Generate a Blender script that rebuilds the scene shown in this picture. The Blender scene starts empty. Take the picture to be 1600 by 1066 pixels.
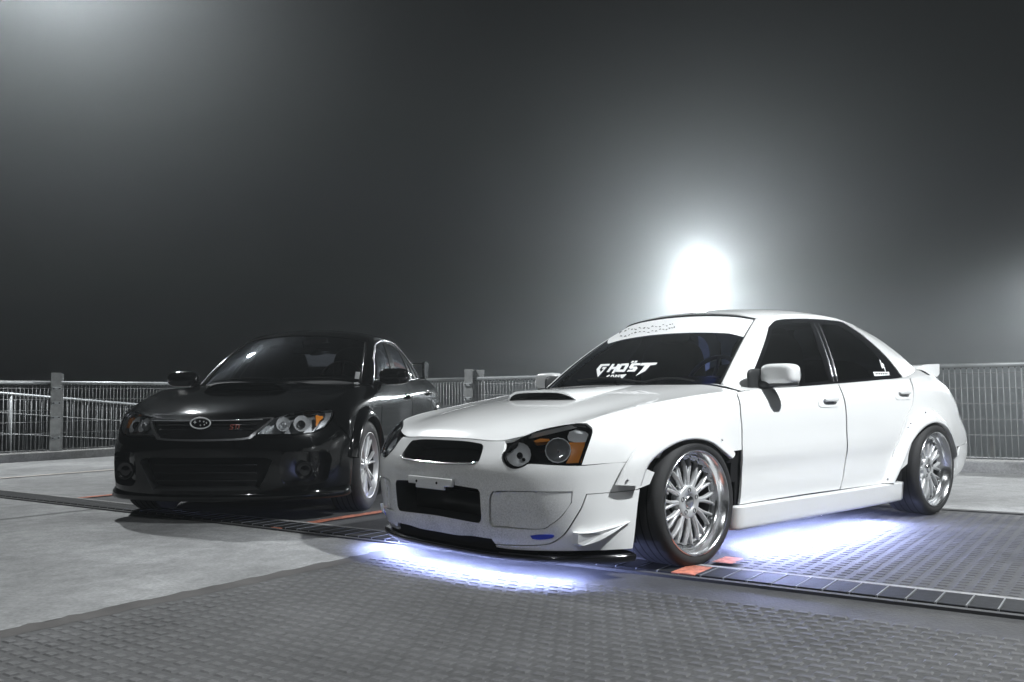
import bpy, bmesh, math, random
import numpy as np
from mathutils import Vector, Matrix
from mathutils.geometry import delaunay_2d_cdt
R = math.radians
C = bpy.context.scene.collection
sc = bpy.context.scene

# ------------------------------------------------------------------ camera, world, lights, exposure
cam_d = bpy.data.cameras.new('camera'); cam = bpy.data.objects.new('camera', cam_d); C.objects.link(cam)
cam_d.sensor_width = 36.0; cam_d.lens = 31.07; cam_d.clip_end = 1200; cam_d.clip_start = .05
cam.matrix_world = Matrix.Translation((0, 0, .785)) @ Matrix.Rotation(R(90 + 3.687), 4, 'X') @ Matrix.Rotation(R(-.6), 4, 'Z')
sc.camera = cam

w = bpy.data.worlds.new('World'); sc.world = w; w.use_nodes = True
wn = w.node_tree; bg = wn.nodes['Background']
sky = wn.nodes.new('ShaderNodeTexSky'); sky.sky_type = 'NISHITA'; sky.sun_disc = False
sky.sun_elevation = R(-4); sky.sun_rotation = R(200); sky.air_density = 1.5; sky.dust_density = 4
hs = wn.nodes.new('ShaderNodeHueSaturation'); hs.inputs['Saturation'].default_value = .25
wn.links.new(sky.outputs[0], hs.inputs['Color']); wn.links.new(hs.outputs[0], bg.inputs['Color'])
bg.inputs['Strength'].default_value = .025

HAZE_DENSITY = .0052
LAMPS = [  # x, y, z, watts, arm, beam angle, blend, sideways watts, label; the deck's light poles and one added fill lamp
    (-6.4, 12.0, 7.7, 3200, (-1.7, .3), 160, .5, 0, 'tall lamp post beyond the left fence, its lamp just above the picture'),
    (5.05, 24.0, 4.15, 4800, (.15, .9), 174, .3, 2900, 'lamp glowing white in the fog behind the white sedan roof'),
    (5.2, 1.6, 7.0, 5200, (.9, -.5), 116, .5, 0, 'lamp post lighting the white car flank from the right'),
    (-3.2, -3.6, 7.0, 1000, (-.6, -.8), 130, .5, 0, 'added unseen fill lamp post behind the camera on the left'),  # added, out of view: fills the fronts of both cars
    (14.6, 20.0, 4.3, 9500, (.9, -.4), 172, .3, 0, 'lamp post in the fog past the right edge'),
]
sc.view_settings.view_transform = 'Standard'; sc.view_settings.look = 'None'
sc.view_settings.exposure = 0; sc.view_settings.gamma = 1
sc.cycles.use_denoising = True
sc.cycles.max_bounces = 6; sc.cycles.volume_bounces = 0; sc.cycles.transparent_max_bounces = 12
sc.cycles.glossy_bounces = 3; sc.cycles.diffuse_bounces = 2
sc.cycles.caustics_reflective = False; sc.cycles.caustics_refractive = False

# ------------------------------------------------------------------ materials
MT = {}
def pmat(name, col, rough=.5, metal=0., coat=0., emit=None, es=0., noise=None, bump=None, spec=.5, fine=None):
    m = bpy.data.materials.new(name); m.use_nodes = True
    nt = m.node_tree; b = nt.nodes['Principled BSDF']
    b.inputs['Base Color'].default_value = (*col, 1); b.inputs['Roughness'].default_value = rough
    b.inputs['Metallic'].default_value = metal; b.inputs['Coat Weight'].default_value = coat
    b.inputs['Coat Roughness'].default_value = .04; b.inputs['Specular IOR Level'].default_value = spec
    if emit: b.inputs['Emission Color'].default_value = (*emit, 1); b.inputs['Emission Strength'].default_value = es
    tc = nt.nodes.new('ShaderNodeTexCoord')
    if noise:   # (scale, low, high, detail)  multiply base colour
        n = nt.nodes.new('ShaderNodeTexNoise'); n.inputs['Scale'].default_value = noise[0]; n.inputs['Detail'].default_value = noise[3]
        nt.links.new(tc.outputs['Object'], n.inputs['Vector'])
        mr = nt.nodes.new('ShaderNodeMapRange'); mr.inputs['From Min'].default_value = .3; mr.inputs['From Max'].default_value = .7
        mr.inputs['To Min'].default_value = noise[1]; mr.inputs['To Max'].default_value = noise[2]
        nt.links.new(n.outputs['Fac'], mr.inputs['Value'])
        mx = nt.nodes.new('ShaderNodeMix'); mx.data_type = 'RGBA'; mx.blend_type = 'MULTIPLY'; mx.inputs[0].default_value = 1
        mx.inputs[6].default_value = (*col, 1); nt.links.new(mr.outputs[0], mx.inputs[7]); nt.links.new(mx.outputs[2], b.inputs['Base Color'])
        last = mx.outputs[2]
        for sc_, lo_, hi_, dist in (fine or ()):   # further layers: speckle, stains
            n = nt.nodes.new('ShaderNodeTexNoise'); n.inputs['Scale'].default_value = sc_; n.inputs['Detail'].default_value = 4; n.inputs['Distortion'].default_value = dist
            nt.links.new(tc.outputs['Object'], n.inputs['Vector'])
            mr = nt.nodes.new('ShaderNodeMapRange'); mr.inputs['From Min'].default_value = .36; mr.inputs['From Max'].default_value = .64; mr.inputs['To Min'].default_value = lo_; mr.inputs['To Max'].default_value = hi_
            nt.links.new(n.outputs['Fac'], mr.inputs['Value'])
            m3 = nt.nodes.new('ShaderNodeMix'); m3.data_type = 'RGBA'; m3.blend_type = 'MULTIPLY'; m3.inputs[0].default_value = 1
            nt.links.new(last, m3.inputs[6]); nt.links.new(mr.outputs[0], m3.inputs[7]); last = m3.outputs[2]
        nt.links.new(last, b.inputs['Base Color'])
    if bump:    # (scale, strength, distance)
        n2 = nt.nodes.new('ShaderNodeTexNoise'); n2.inputs['Scale'].default_value = bump[0]; n2.inputs['Detail'].default_value = 6
        nt.links.new(tc.outputs['Object'], n2.inputs['Vector'])
        bp = nt.nodes.new('ShaderNodeBump'); bp.inputs['Strength'].default_value = bump[1]; bp.inputs['Distance'].default_value = bump[2]
        nt.links.new(n2.outputs['Fac'], bp.inputs['Height']); nt.links.new(bp.outputs[0], b.inputs['Normal'])
    MT[name] = m; return m
def glassmat(name, tint, rough=.02, ior=1.5):
    m = bpy.data.materials.new(name); m.use_nodes = True; nt = m.node_tree
    for n in list(nt.nodes): nt.nodes.remove(n)
    o = nt.nodes.new('ShaderNodeOutputMaterial'); t = nt.nodes.new('ShaderNodeBsdfTransparent'); g = nt.nodes.new('ShaderNodeBsdfGlossy')
    f = nt.nodes.new('ShaderNodeFresnel'); f.inputs['IOR'].default_value = ior; mx = nt.nodes.new('ShaderNodeMixShader')
    t.inputs[0].default_value = (*tint, 1); g.inputs['Roughness'].default_value = rough; g.inputs['Color'].default_value = (.9, .92, 1, 1)
    nt.links.new(f.outputs[0], mx.inputs[0]); nt.links.new(t.outputs[0], mx.inputs[1]); nt.links.new(g.outputs[0], mx.inputs[2]); nt.links.new(mx.outputs[0], o.inputs[0])
    MT[name] = m; return m
def dirty_white():
    """white lacquer with road film thrown up low on the nose"""
    m = pmat('white_paint', (.80, .81, .81), .30, 0, 1.0)
    nt = m.node_tree; b = nt.nodes['Principled BSDF']
    tc = nt.nodes.new('ShaderNodeTexCoord'); sx = nt.nodes.new('ShaderNodeSeparateXYZ'); nt.links.new(tc.outputs['Object'], sx.inputs[0])
    mx_ = nt.nodes.new('ShaderNodeMapRange'); mx_.inputs['From Min'].default_value = -.62; mx_.inputs['From Max'].default_value = -.84
    nt.links.new(sx.outputs['X'], mx_.inputs['Value'])
    mz = nt.nodes.new('ShaderNodeMapRange'); mz.inputs['From Min'].default_value = .56; mz.inputs['From Max'].default_value = .30
    nt.links.new(sx.outputs['Z'], mz.inputs['Value'])
    n = nt.nodes.new('ShaderNodeTexNoise'); n.inputs['Scale'].default_value = 150; n.inputs['Detail'].default_value = 8; n.inputs['Roughness'].default_value = .8
    nt.links.new(tc.outputs['Object'], n.inputs['Vector'])
    n3 = nt.nodes.new('ShaderNodeTexNoise'); n3.inputs['Scale'].default_value = 5; n3.inputs['Detail'].default_value = 3
    nt.links.new(tc.outputs['Object'], n3.inputs['Vector'])
    a = nt.nodes.new('ShaderNodeMath'); a.operation = 'MULTIPLY'; nt.links.new(mx_.outputs[0], a.inputs[0]); nt.links.new(mz.outputs[0], a.inputs[1])
    c = nt.nodes.new('ShaderNodeMapRange'); c.inputs['From Min'].default_value = .38; c.inputs['From Max'].default_value = .68; nt.links.new(n.outputs['Fac'], c.inputs['Value'])
    d = nt.nodes.new('ShaderNodeMath'); d.operation = 'MULTIPLY'; nt.links.new(a.outputs[0], d.inputs[0]); nt.links.new(c.outputs[0], d.inputs[1])
    e = nt.nodes.new('ShaderNodeMath'); e.operation = 'MULTIPLY'; e.use_clamp = True; nt.links.new(d.outputs[0], e.inputs[0]); g4 = nt.nodes.new('ShaderNodeMapRange'); g4.inputs['From Min'].default_value = .3; g4.inputs['From Max'].default_value = .7; g4.inputs['To Min'].default_value = .45; g4.inputs['To Max'].default_value = 1.15; nt.links.new(n3.outputs['Fac'], g4.inputs['Value']); nt.links.new(g4.outputs[0], e.inputs[1])
    mix = nt.nodes.new('ShaderNodeMix'); mix.data_type = 'RGBA'; nt.links.new(e.outputs[0], mix.inputs[0])
    mix.inputs[6].default_value = (.80, .81, .81, 1); mix.inputs[7].default_value = (.16, .16, .16, 1)
    nt.links.new(mix.outputs[2], b.inputs['Base Color'])
    r2 = nt.nodes.new('ShaderNodeMapRange'); r2.inputs['To Min'].default_value = .28; r2.inputs['To Max'].default_value = .6
    nt.links.new(a.outputs[0], r2.inputs['Value']); nt.links.new(r2.outputs[0], b.inputs['Roughness'])
dirty_white()
pmat('white_plastic', (.72, .73, .73), .4)
pmat('black_paint', (.003, .0032, .0035), .09, 0, 0., spec=.36)
pmat('black_plastic', (.018, .019, .020), .45)
pmat('black_gloss', (.005, .005, .006), .12, 0, .2)
pmat('matte_black', (.008, .008, .009), .9, spec=.2)
pmat('rubber', (.018, .018, .019), .75, bump=(90, .25, .004))
pmat('alloy', (.66, .67, .68), .38, .55)
pmat('lamp_shell', (.40, .41, .42), .3, .6)
pmat('handle_grey', (.22, .22, .23), .5)
pmat('alloy_dull', (.30, .30, .31), .5, .5)
pmat('frosted_reflector', (.86, .87, .88), .38, .25)
pmat('polished', (.84, .85, .86), .20, 1.0)
pmat('chrome', (.85, .86, .88), .06, 1.0)
pmat('silver_trim', (.55, .56, .58), .25, .9)
pmat('dark_metal', (.10, .10, .11), .4, .8)
pmat('reflector', (.75, .76, .78), .18, 1.0)
pmat('amber', (.95, .32, .04), .25, 0, .5)
pmat('tail_red', (.45, .02, .03), .2, 0, .5)
pmat('badge_pink', (.30, .07, .05), .5)
pmat('decal_white', (.82, .83, .84), .5)
pmat('decal_black', (.01, .01, .012), .5)
pmat('interior', (.02, .02, .022), .8)
pmat('wheel_grip', (.30, .24, .21), .6)
pmat('slot_reflection', (.02, .05, .45), .3)  # blue of the underglow reflected in the slot, put into the colour
glassmat('lens', (.94, .95, .96), .03, 1.45)
glassmat('windscreen', (.24, .30, .60), .02, 1.42)
glassmat('tinted', (.03, .034, .045), .03, 1.33)
glassmat('black_car_glass', (.16, .17, .18), .03, 1.5)
pmat('concrete_light', (.27, .274, .275), .85, noise=(1.3, .80, 1.12, 9), fine=((60, .84, 1.12, 0), (.55, .74, 1.10, 1.2), (9, .84, 1.10, .5)), bump=(55, .25, .006))
pmat('concrete_dark', (.054, .054, .056), .8, noise=(1.7, .72, 1.2, 9), fine=((60, .84, 1.12, 0), (.55, .74, 1.10, 1.2), (9, .84, 1.10, .5)), bump=(70, .35, .006))
pmat('asphalt', (.075, .076, .079), .8, noise=(2.4, .7, 1.25, 9), fine=((60, .84, 1.12, 0), (.55, .74, 1.10, 1.2), (9, .84, 1.10, .5)), bump=(120, .5, .006))
pmat('kerb_concrete', (.30, .30, .295), .85, noise=(3.0, .7, 1.15, 9), fine=((60, .84, 1.12, 0), (.55, .74, 1.10, 1.2), (9, .84, 1.10, .5)), bump=(40, .4, .01))
pmat('tread_lit', (.074, .074, .076), .75, noise=(1.7, .72, 1.2, 9), fine=((60, .84, 1.12, 0), (.55, .70, 1.15, 1.2)), bump=(70, .35, .006))  # lighter copy of concrete_dark; light catching the pads put into the colour
pmat('edge_strip', (.060, .056, .054), .9, noise=(5, .7, 1.2, 6))
pmat('joint', (.05, .05, .05), .9)
pmat('orange_paint', (.60, .20, .12), .8, noise=(30, .35, 1.15, 9))
pmat('pale_paint', (.55, .50, .46), .75, noise=(14, .7, 1.1, 6))
pmat('grate', (.016, .017, .018), .7, 0, noise=(30, .6, 1.25, 5), spec=.15)
pmat('grate_edge', (.16, .165, .17), .6, .0)
pmat('galvanised', (.46, .48, .49), .5, .45, noise=(6, .75, 1.1, 6))
pmat('post_steel', (.40, .41, .41), .55, .4, noise=(9, .6, 1.15, 8))
pmat('wire', (.50, .51, .52), .55, .2)
pmat('terrain', (.05, .055, .05), .95, noise=(.3, .6, 1.2, 6))
pmat('lamp_grey', (.12, .12, .13), .5, .5)
def emat(name, col, s):
    m = bpy.data.materials.new(name); m.use_nodes = True; nt = m.node_tree
    for n in list(nt.nodes): nt.nodes.remove(n)
    o = nt.nodes.new('ShaderNodeOutputMaterial'); e = nt.nodes.new('ShaderNodeEmission'); e.inputs[0].default_value = (*col, 1); e.inputs[1].default_value = s
    nt.links.new(e.outputs[0], o.inputs[0]); MT[name] = m
emat('lamp_lens', (1, .99, .96), 60)
emat('led', (.42, .50, 1.0), 1050)
emat('led_far', (.42, .50, 1.0), 220)
emat('led_side', (.46, .53, 1.0), 1700)

# ------------------------------------------------------------------ mesh helpers
def link(o, parent=None):
    C.objects.link(o)
    if parent: o.parent = parent
    return o
def mobj(name, V, F, mat, parent=None, smooth=True, flip=False):
    """one mesh object; flip = car space (y to the car's left) into object space"""
    V = np.asarray(V, float).reshape(-1, 3)
    if flip: V = V * np.array([1, -1, 1.]); F = [tuple(reversed(f)) for f in F]
    me = bpy.data.meshes.new(name); me.from_pydata(V.tolist(), [], [tuple(int(i) for i in f) for f in F]); me.update()
    if smooth: me.polygons.foreach_set('use_smooth', [True] * len(me.polygons))
    me.materials.append(MT[mat] if isinstance(mat, str) else mat)
    o = bpy.data.objects.new(name, me); link(o, parent); return o
def empty(name, parent=None, loc=(0, 0, 0), rz=0):
    o = bpy.data.objects.new(name, None); o.empty_display_size = .2; link(o, parent); o.location = loc; o.rotation_euler = (0, 0, rz); return o
def tag(o, label=None, cat=None, group=None, kind=None):
    if label: o['label'] = label
    if cat: o['category'] = cat
    if group: o['group'] = group
    if kind: o['kind'] = kind
    return o
def grid(P, closed_u=False, closed_v=False):
    P = np.asarray(P, float); n, m = P.shape[:2]; F = []
    for i in range(n if closed_u else n - 1):
        for j in range(m if closed_v else m - 1):
            a = i * m + j; b = ((i + 1) % n) * m + j; c = ((i + 1) % n) * m + (j + 1) % m; d = i * m + (j + 1) % m
            F.append((a, b, c, d))
    return P.reshape(-1, 3), F
def merge(*parts):
    V = []; F = []; k = 0
    for v, f in parts:
        v = np.asarray(v, float).reshape(-1, 3); V.append(v); F += [tuple(i + k for i in q) for q in f]; k += len(v)
    return np.concatenate(V), F
def spl(pts, n, closed=False):
    """centripetal-ish Catmull-Rom resample by chord length"""
    P = np.asarray(pts, float)
    if closed: P = np.concatenate([P[-1:], P, P[:2]])
    else: P = np.concatenate([2 * P[:1] - P[1:2], P, 2 * P[-1:] - P[-2:-1]])
    d = np.linalg.norm(P[2:-1] - P[1:-2], axis=1) + 1e-9; L = np.concatenate([[0], np.cumsum(d)])
    t = np.linspace(0, L[-1], n, endpoint=not closed); i = np.clip(np.searchsorted(L, t, 'right') - 1, 0, len(d) - 1); u = ((t - L[i]) / d[i])[:, None]
    p0, p1, p2, p3 = P[i], P[i + 1], P[i + 2], P[i + 3]
    return .5 * ((2 * p1) + (-p0 + p2) * u + (2 * p0 - 5 * p1 + 4 * p2 - p3) * u * u + (-p0 + 3 * p1 - 3 * p2 + p3) * u ** 3)
def tube(path, r, n=8, caps=True):
    P = np.asarray(path, float); k = len(P); rr = np.broadcast_to(np.asarray(r, float), (k,))
    T = np.gradient(P, axis=0); T /= np.linalg.norm(T, axis=1)[:, None] + 1e-12
    up = np.array([0, 0, 1.]) if abs(T[:, 2]).mean() < .8 else np.array([1., 0, 0])
    A = np.cross(T, up); A /= np.linalg.norm(A, axis=1)[:, None] + 1e-12; B = np.cross(A, T)
    th = np.linspace(0, 2 * math.pi, n, endpoint=False)
    G = P[:, None] + rr[:, None, None] * (A[:, None] * np.cos(th)[None, :, None] + B[:, None] * np.sin(th)[None, :, None])
    V, F = grid(G, closed_v=True)
    if caps: F = F + [tuple(range(n)), tuple(range((k - 1) * n, k * n))[::-1]]
    return V, F
def lathe(prof, n=48, axis='y', a0=0, a1=2 * math.pi, origin=(0, 0, 0)):
    """profile of (radius, height); axis y: circle lies in xz"""
    full = abs(a1 - a0 - 2 * math.pi) < 1e-6
    th = np.linspace(a0, a1, n, endpoint=not full); pr = np.asarray(prof, float)
    r = pr[:, 0][None]; h = pr[:, 1][None]; c = np.cos(th)[:, None]; s_ = np.sin(th)[:, None]
    if axis == 'y': G = np.stack([r * c, h + 0 * c, r * s_], -1)
    elif axis == 'z': G = np.stack([r * c, r * s_, h + 0 * c], -1)
    else: G = np.stack([h + 0 * c, r * c, r * s_], -1)
    V, F = grid(G, closed_u=full); return V + np.array(origin), F
def box(c, s, rot=None, bev=0.):
    x, y, z = [q / 2 for q in s]
    if bev > 0:
        bm = bmesh.new(); bmesh.ops.create_cube(bm, size=1)
        for v in bm.verts: v.co = Vector((v.co.x * s[0], v.co.y * s[1], v.co.z * s[2]))
        bmesh.ops.bevel(bm, geom=bm.edges[:], offset=bev, segments=2, affect='EDGES', profile=.5)
        bm.verts.index_update(); V = np.array([v.co[:] for v in bm.verts]); F = [tuple(v.index for v in f.verts) for f in bm.faces]; bm.free()
    else:
        V = np.array([(-x, -y, -z), (x, -y, -z), (x, y, -z), (-x, y, -z), (-x, -y, z), (x, -y, z), (x, y, z), (-x, y, z)])
        F = [(0, 3, 2, 1), (4, 5, 6, 7), (0, 1, 5, 4), (1, 2, 6, 5), (2, 3, 7, 6), (3, 0, 4, 7)]
    if rot is not None: V = V @ np.array(rot).T
    return V + np.array(c), F
def superell(c, s, e1=.5, e2=.5, n=20, m=28):
    u = np.linspace(-math.pi / 2, math.pi / 2, n)[:, None]; v = np.linspace(-math.pi, math.pi, m, endpoint=False)[None]
    f = lambda a, e: np.sign(a) * np.abs(a) ** e
    G = np.stack([s[0] * f(np.cos(u), e1) * f(np.cos(v), e2), s[1] * f(np.cos(u), e1) * f(np.sin(v), e2), s[2] * f(np.sin(u), e1) + 0 * v], -1)
    V, F = grid(G, closed_v=True); return V + np.array(c), F
def mirror(vf):
    V, F = vf; return np.asarray(V, float).reshape(-1, 3) * np.array([1, -1, 1.]), [tuple(reversed(f)) for f in F]

# ------------------------------------------------------------------ car surfaces: smooth lofts; panels are trimmed out of them
def crw(t):
    t2 = t * t; t3 = t2 * t
    return np.stack([-.5 * t + t2 - .5 * t3, 1 - 2.5 * t2 + 1.5 * t3, .5 * t + 2 * t2 - 1.5 * t3, -.5 * t2 + .5 * t3], -1)
class Surf:
    def __init__(self, P, sym0=True, sym1=True):
        P = np.array(P, float); m = np.array([1, -1, 1.])
        a = P[1] * m if sym0 else 2 * P[0] - P[1]; b = P[-2] * m if sym1 else 2 * P[-1] - P[-2]
        Q = np.concatenate([a[None], P, b[None]], 0)
        self.Q = np.concatenate([2 * Q[:, :1] - Q[:, 1:2], Q, 2 * Q[:, -1:] - Q[:, -2:-1]], 1)
        self.ns, self.nr = P.shape[:2]; self.sym = sym0
    def __call__(self, s, v):
        s = np.asarray(s, float); v = np.asarray(v, float)
        sg = np.where(s < 0, -1., 1.) if self.sym else np.ones_like(s)
        if self.sym: s = np.abs(s)
        i = np.clip(np.floor(s).astype(int), 0, self.ns - 2); j = np.clip(np.floor(v).astype(int), 0, self.nr - 2)
        ws = crw(s - i); wv = crw(v - j); o = 0
        for a in range(4):
            for b in range(4): o = o + (ws[..., a] * wv[..., b])[..., None] * self.Q[i + a, j + b]
        o = np.array(o); o[..., 1] *= sg; return o
    def normal(self, s, v, ctr=(1.4, 0, .5)):
        e = .02; a = self(s + e, v) - self(s - e, v); b = self(s, v + e) - self(s, v - e)
        n = np.cross(a, b); n /= np.linalg.norm(n, axis=-1)[..., None] + 1e-12
        d = ((self(s, v) - np.array(ctr)) * n).sum(-1); return n * np.where(d < 0, -1, 1)[..., None]
def inpoly(P, poly):
    x, y = P[:, 0], P[:, 1]; c = np.zeros(len(P), bool); n = len(poly); j = n - 1
    for i in range(n):
        xi, yi = poly[i]; xj, yj = poly[j]
        k = ((yi > y) != (yj > y)) & (x < (xj - xi) * (y - yi) / (yj - yi + 1e-15) + xi); c ^= k; j = i
    return c
def round_outline(L, step, corner=38):
    """resample a closed outline: smooth where it bends gently, keep corners"""
    P = np.asarray(L, float); n = len(P)
    d0 = P - np.roll(P, 1, 0); d1 = np.roll(P, -1, 0) - P
    ang = np.degrees(np.abs((np.arctan2(d1[:, 1], d1[:, 0]) - np.arctan2(d0[:, 1], d0[:, 0]) + math.pi) % (2 * math.pi) - math.pi))
    cs = [i for i in range(n) if ang[i] > corner]
    out = []
    if len(cs) < 2:
        per = np.linalg.norm(d1, axis=1).sum(); return spl(P, max(8, int(per / step)), True)
    for a, b in zip(cs, cs[1:] + [cs[0] + n]):
        seg = P[[k % n for k in range(a, b + 1)]]; ln = np.linalg.norm(np.diff(seg, axis=0), axis=1).sum()
        out.append(spl(seg, max(2, int(ln / step) + 1))[:-1])
    return np.concatenate(out)
def both(L):
    """half outline from the centre plane, completed to the other side"""
    return [tuple(p) for p in L] + [(-a, b) for a, b in reversed(L) if abs(a) > 1e-6]
def panel(S, outline, holes=(), step=.03, off=0., flange=.012, corner=38, hole_flange=True):
    L = np.asarray(outline, float); c = L.mean(0)
    e = .15; k1 = np.linalg.norm(S(c[0] + e, c[1]) - S(c[0] - e, c[1])) / (2 * e); k2 = np.linalg.norm(S(c[0], c[1] + e) - S(c[0], c[1] - e)) / (2 * e)
    K = np.array([max(k1, .04), max(k2, .02)])
    O = round_outline(L * K, step * .6, corner)
    H = [round_outline(np.asarray(h, float) * K, step * .6, corner) for h in holes]
    g = [np.arange(O[:, i].min() + step * .5, O[:, i].max(), step) for i in (0, 1)]
    I = np.stack(np.meshgrid(*g, indexing='ij'), -1).reshape(-1, 2)
    allb = np.concatenate([O] + H)
    if len(I):
        ok = inpoly(I, O)
        for h in H: ok &= ~inpoly(I, h)
        I = I[ok]
        if len(I):
            dm = np.array([np.min(((allb - p) ** 2).sum(1)) for p in I]); I = I[dm > (step * .42) ** 2]
    pts = np.concatenate([allb, I]) if len(I) else allb
    ed = []; k = 0
    for loop in [O] + H:
        m = len(loop); ed += [(k + i, k + (i + 1) % m) for i in range(m)]; k += m
    vo, _, fo, _, _, _ = delaunay_2d_cdt([Vector(p) for p in pts.tolist()], ed, [], 0, 1e-7)
    V2 = np.array([v[:] for v in vo]); F = [tuple(f) for f in fo]
    cen = np.array([V2[list(f)].mean(0) for f in F]); ok = inpoly(cen, O)
    for h in H: ok &= ~inpoly(cen, h)
    F = [f for f, q in zip(F, ok) if q]
    sv = V2 / K; N = S.normal(sv[:, 0], sv[:, 1]); P = S(sv[:, 0], sv[:, 1]) + N * off
    # orient
    f0 = np.array(F); nn = np.cross(P[f0[:, 1]] - P[f0[:, 0]], P[f0[:, 2]] - P[f0[:, 0]])
    sg = (nn * N[f0[:, 0]]).sum(1); F = [f if s_ > 0 else tuple(reversed(f)) for f, s_ in zip(F, sg)]
    parts = [(P, F)]
    if flange:
        for loop in [O] + (H if hole_flange else []):
            q = loop / K; n_ = S.normal(q[:, 0], q[:, 1]); p = S(q[:, 0], q[:, 1]) + n_ * off
            parts.append(grid(np.stack([p, p - n_ * flange], 1), closed_u=True))
    return merge(*parts)
def rim_wall(S, outline, o0, o1, step=.02, corner=38):
    L = np.asarray(outline, float); c = L.mean(0); e = .15
    k1 = np.linalg.norm(S(c[0] + e, c[1]) - S(c[0] - e, c[1])) / (2 * e); k2 = np.linalg.norm(S(c[0], c[1] + e) - S(c[0], c[1] - e)) / (2 * e)
    K = np.array([max(k1, .04), max(k2, .02)]); q = round_outline(L * K, step, corner) / K
    n_ = S.normal(q[:, 0], q[:, 1]); p = S(q[:, 0], q[:, 1])
    return grid(np.stack([p + n_ * o0, p + n_ * o1], 1), closed_u=True)
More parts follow.
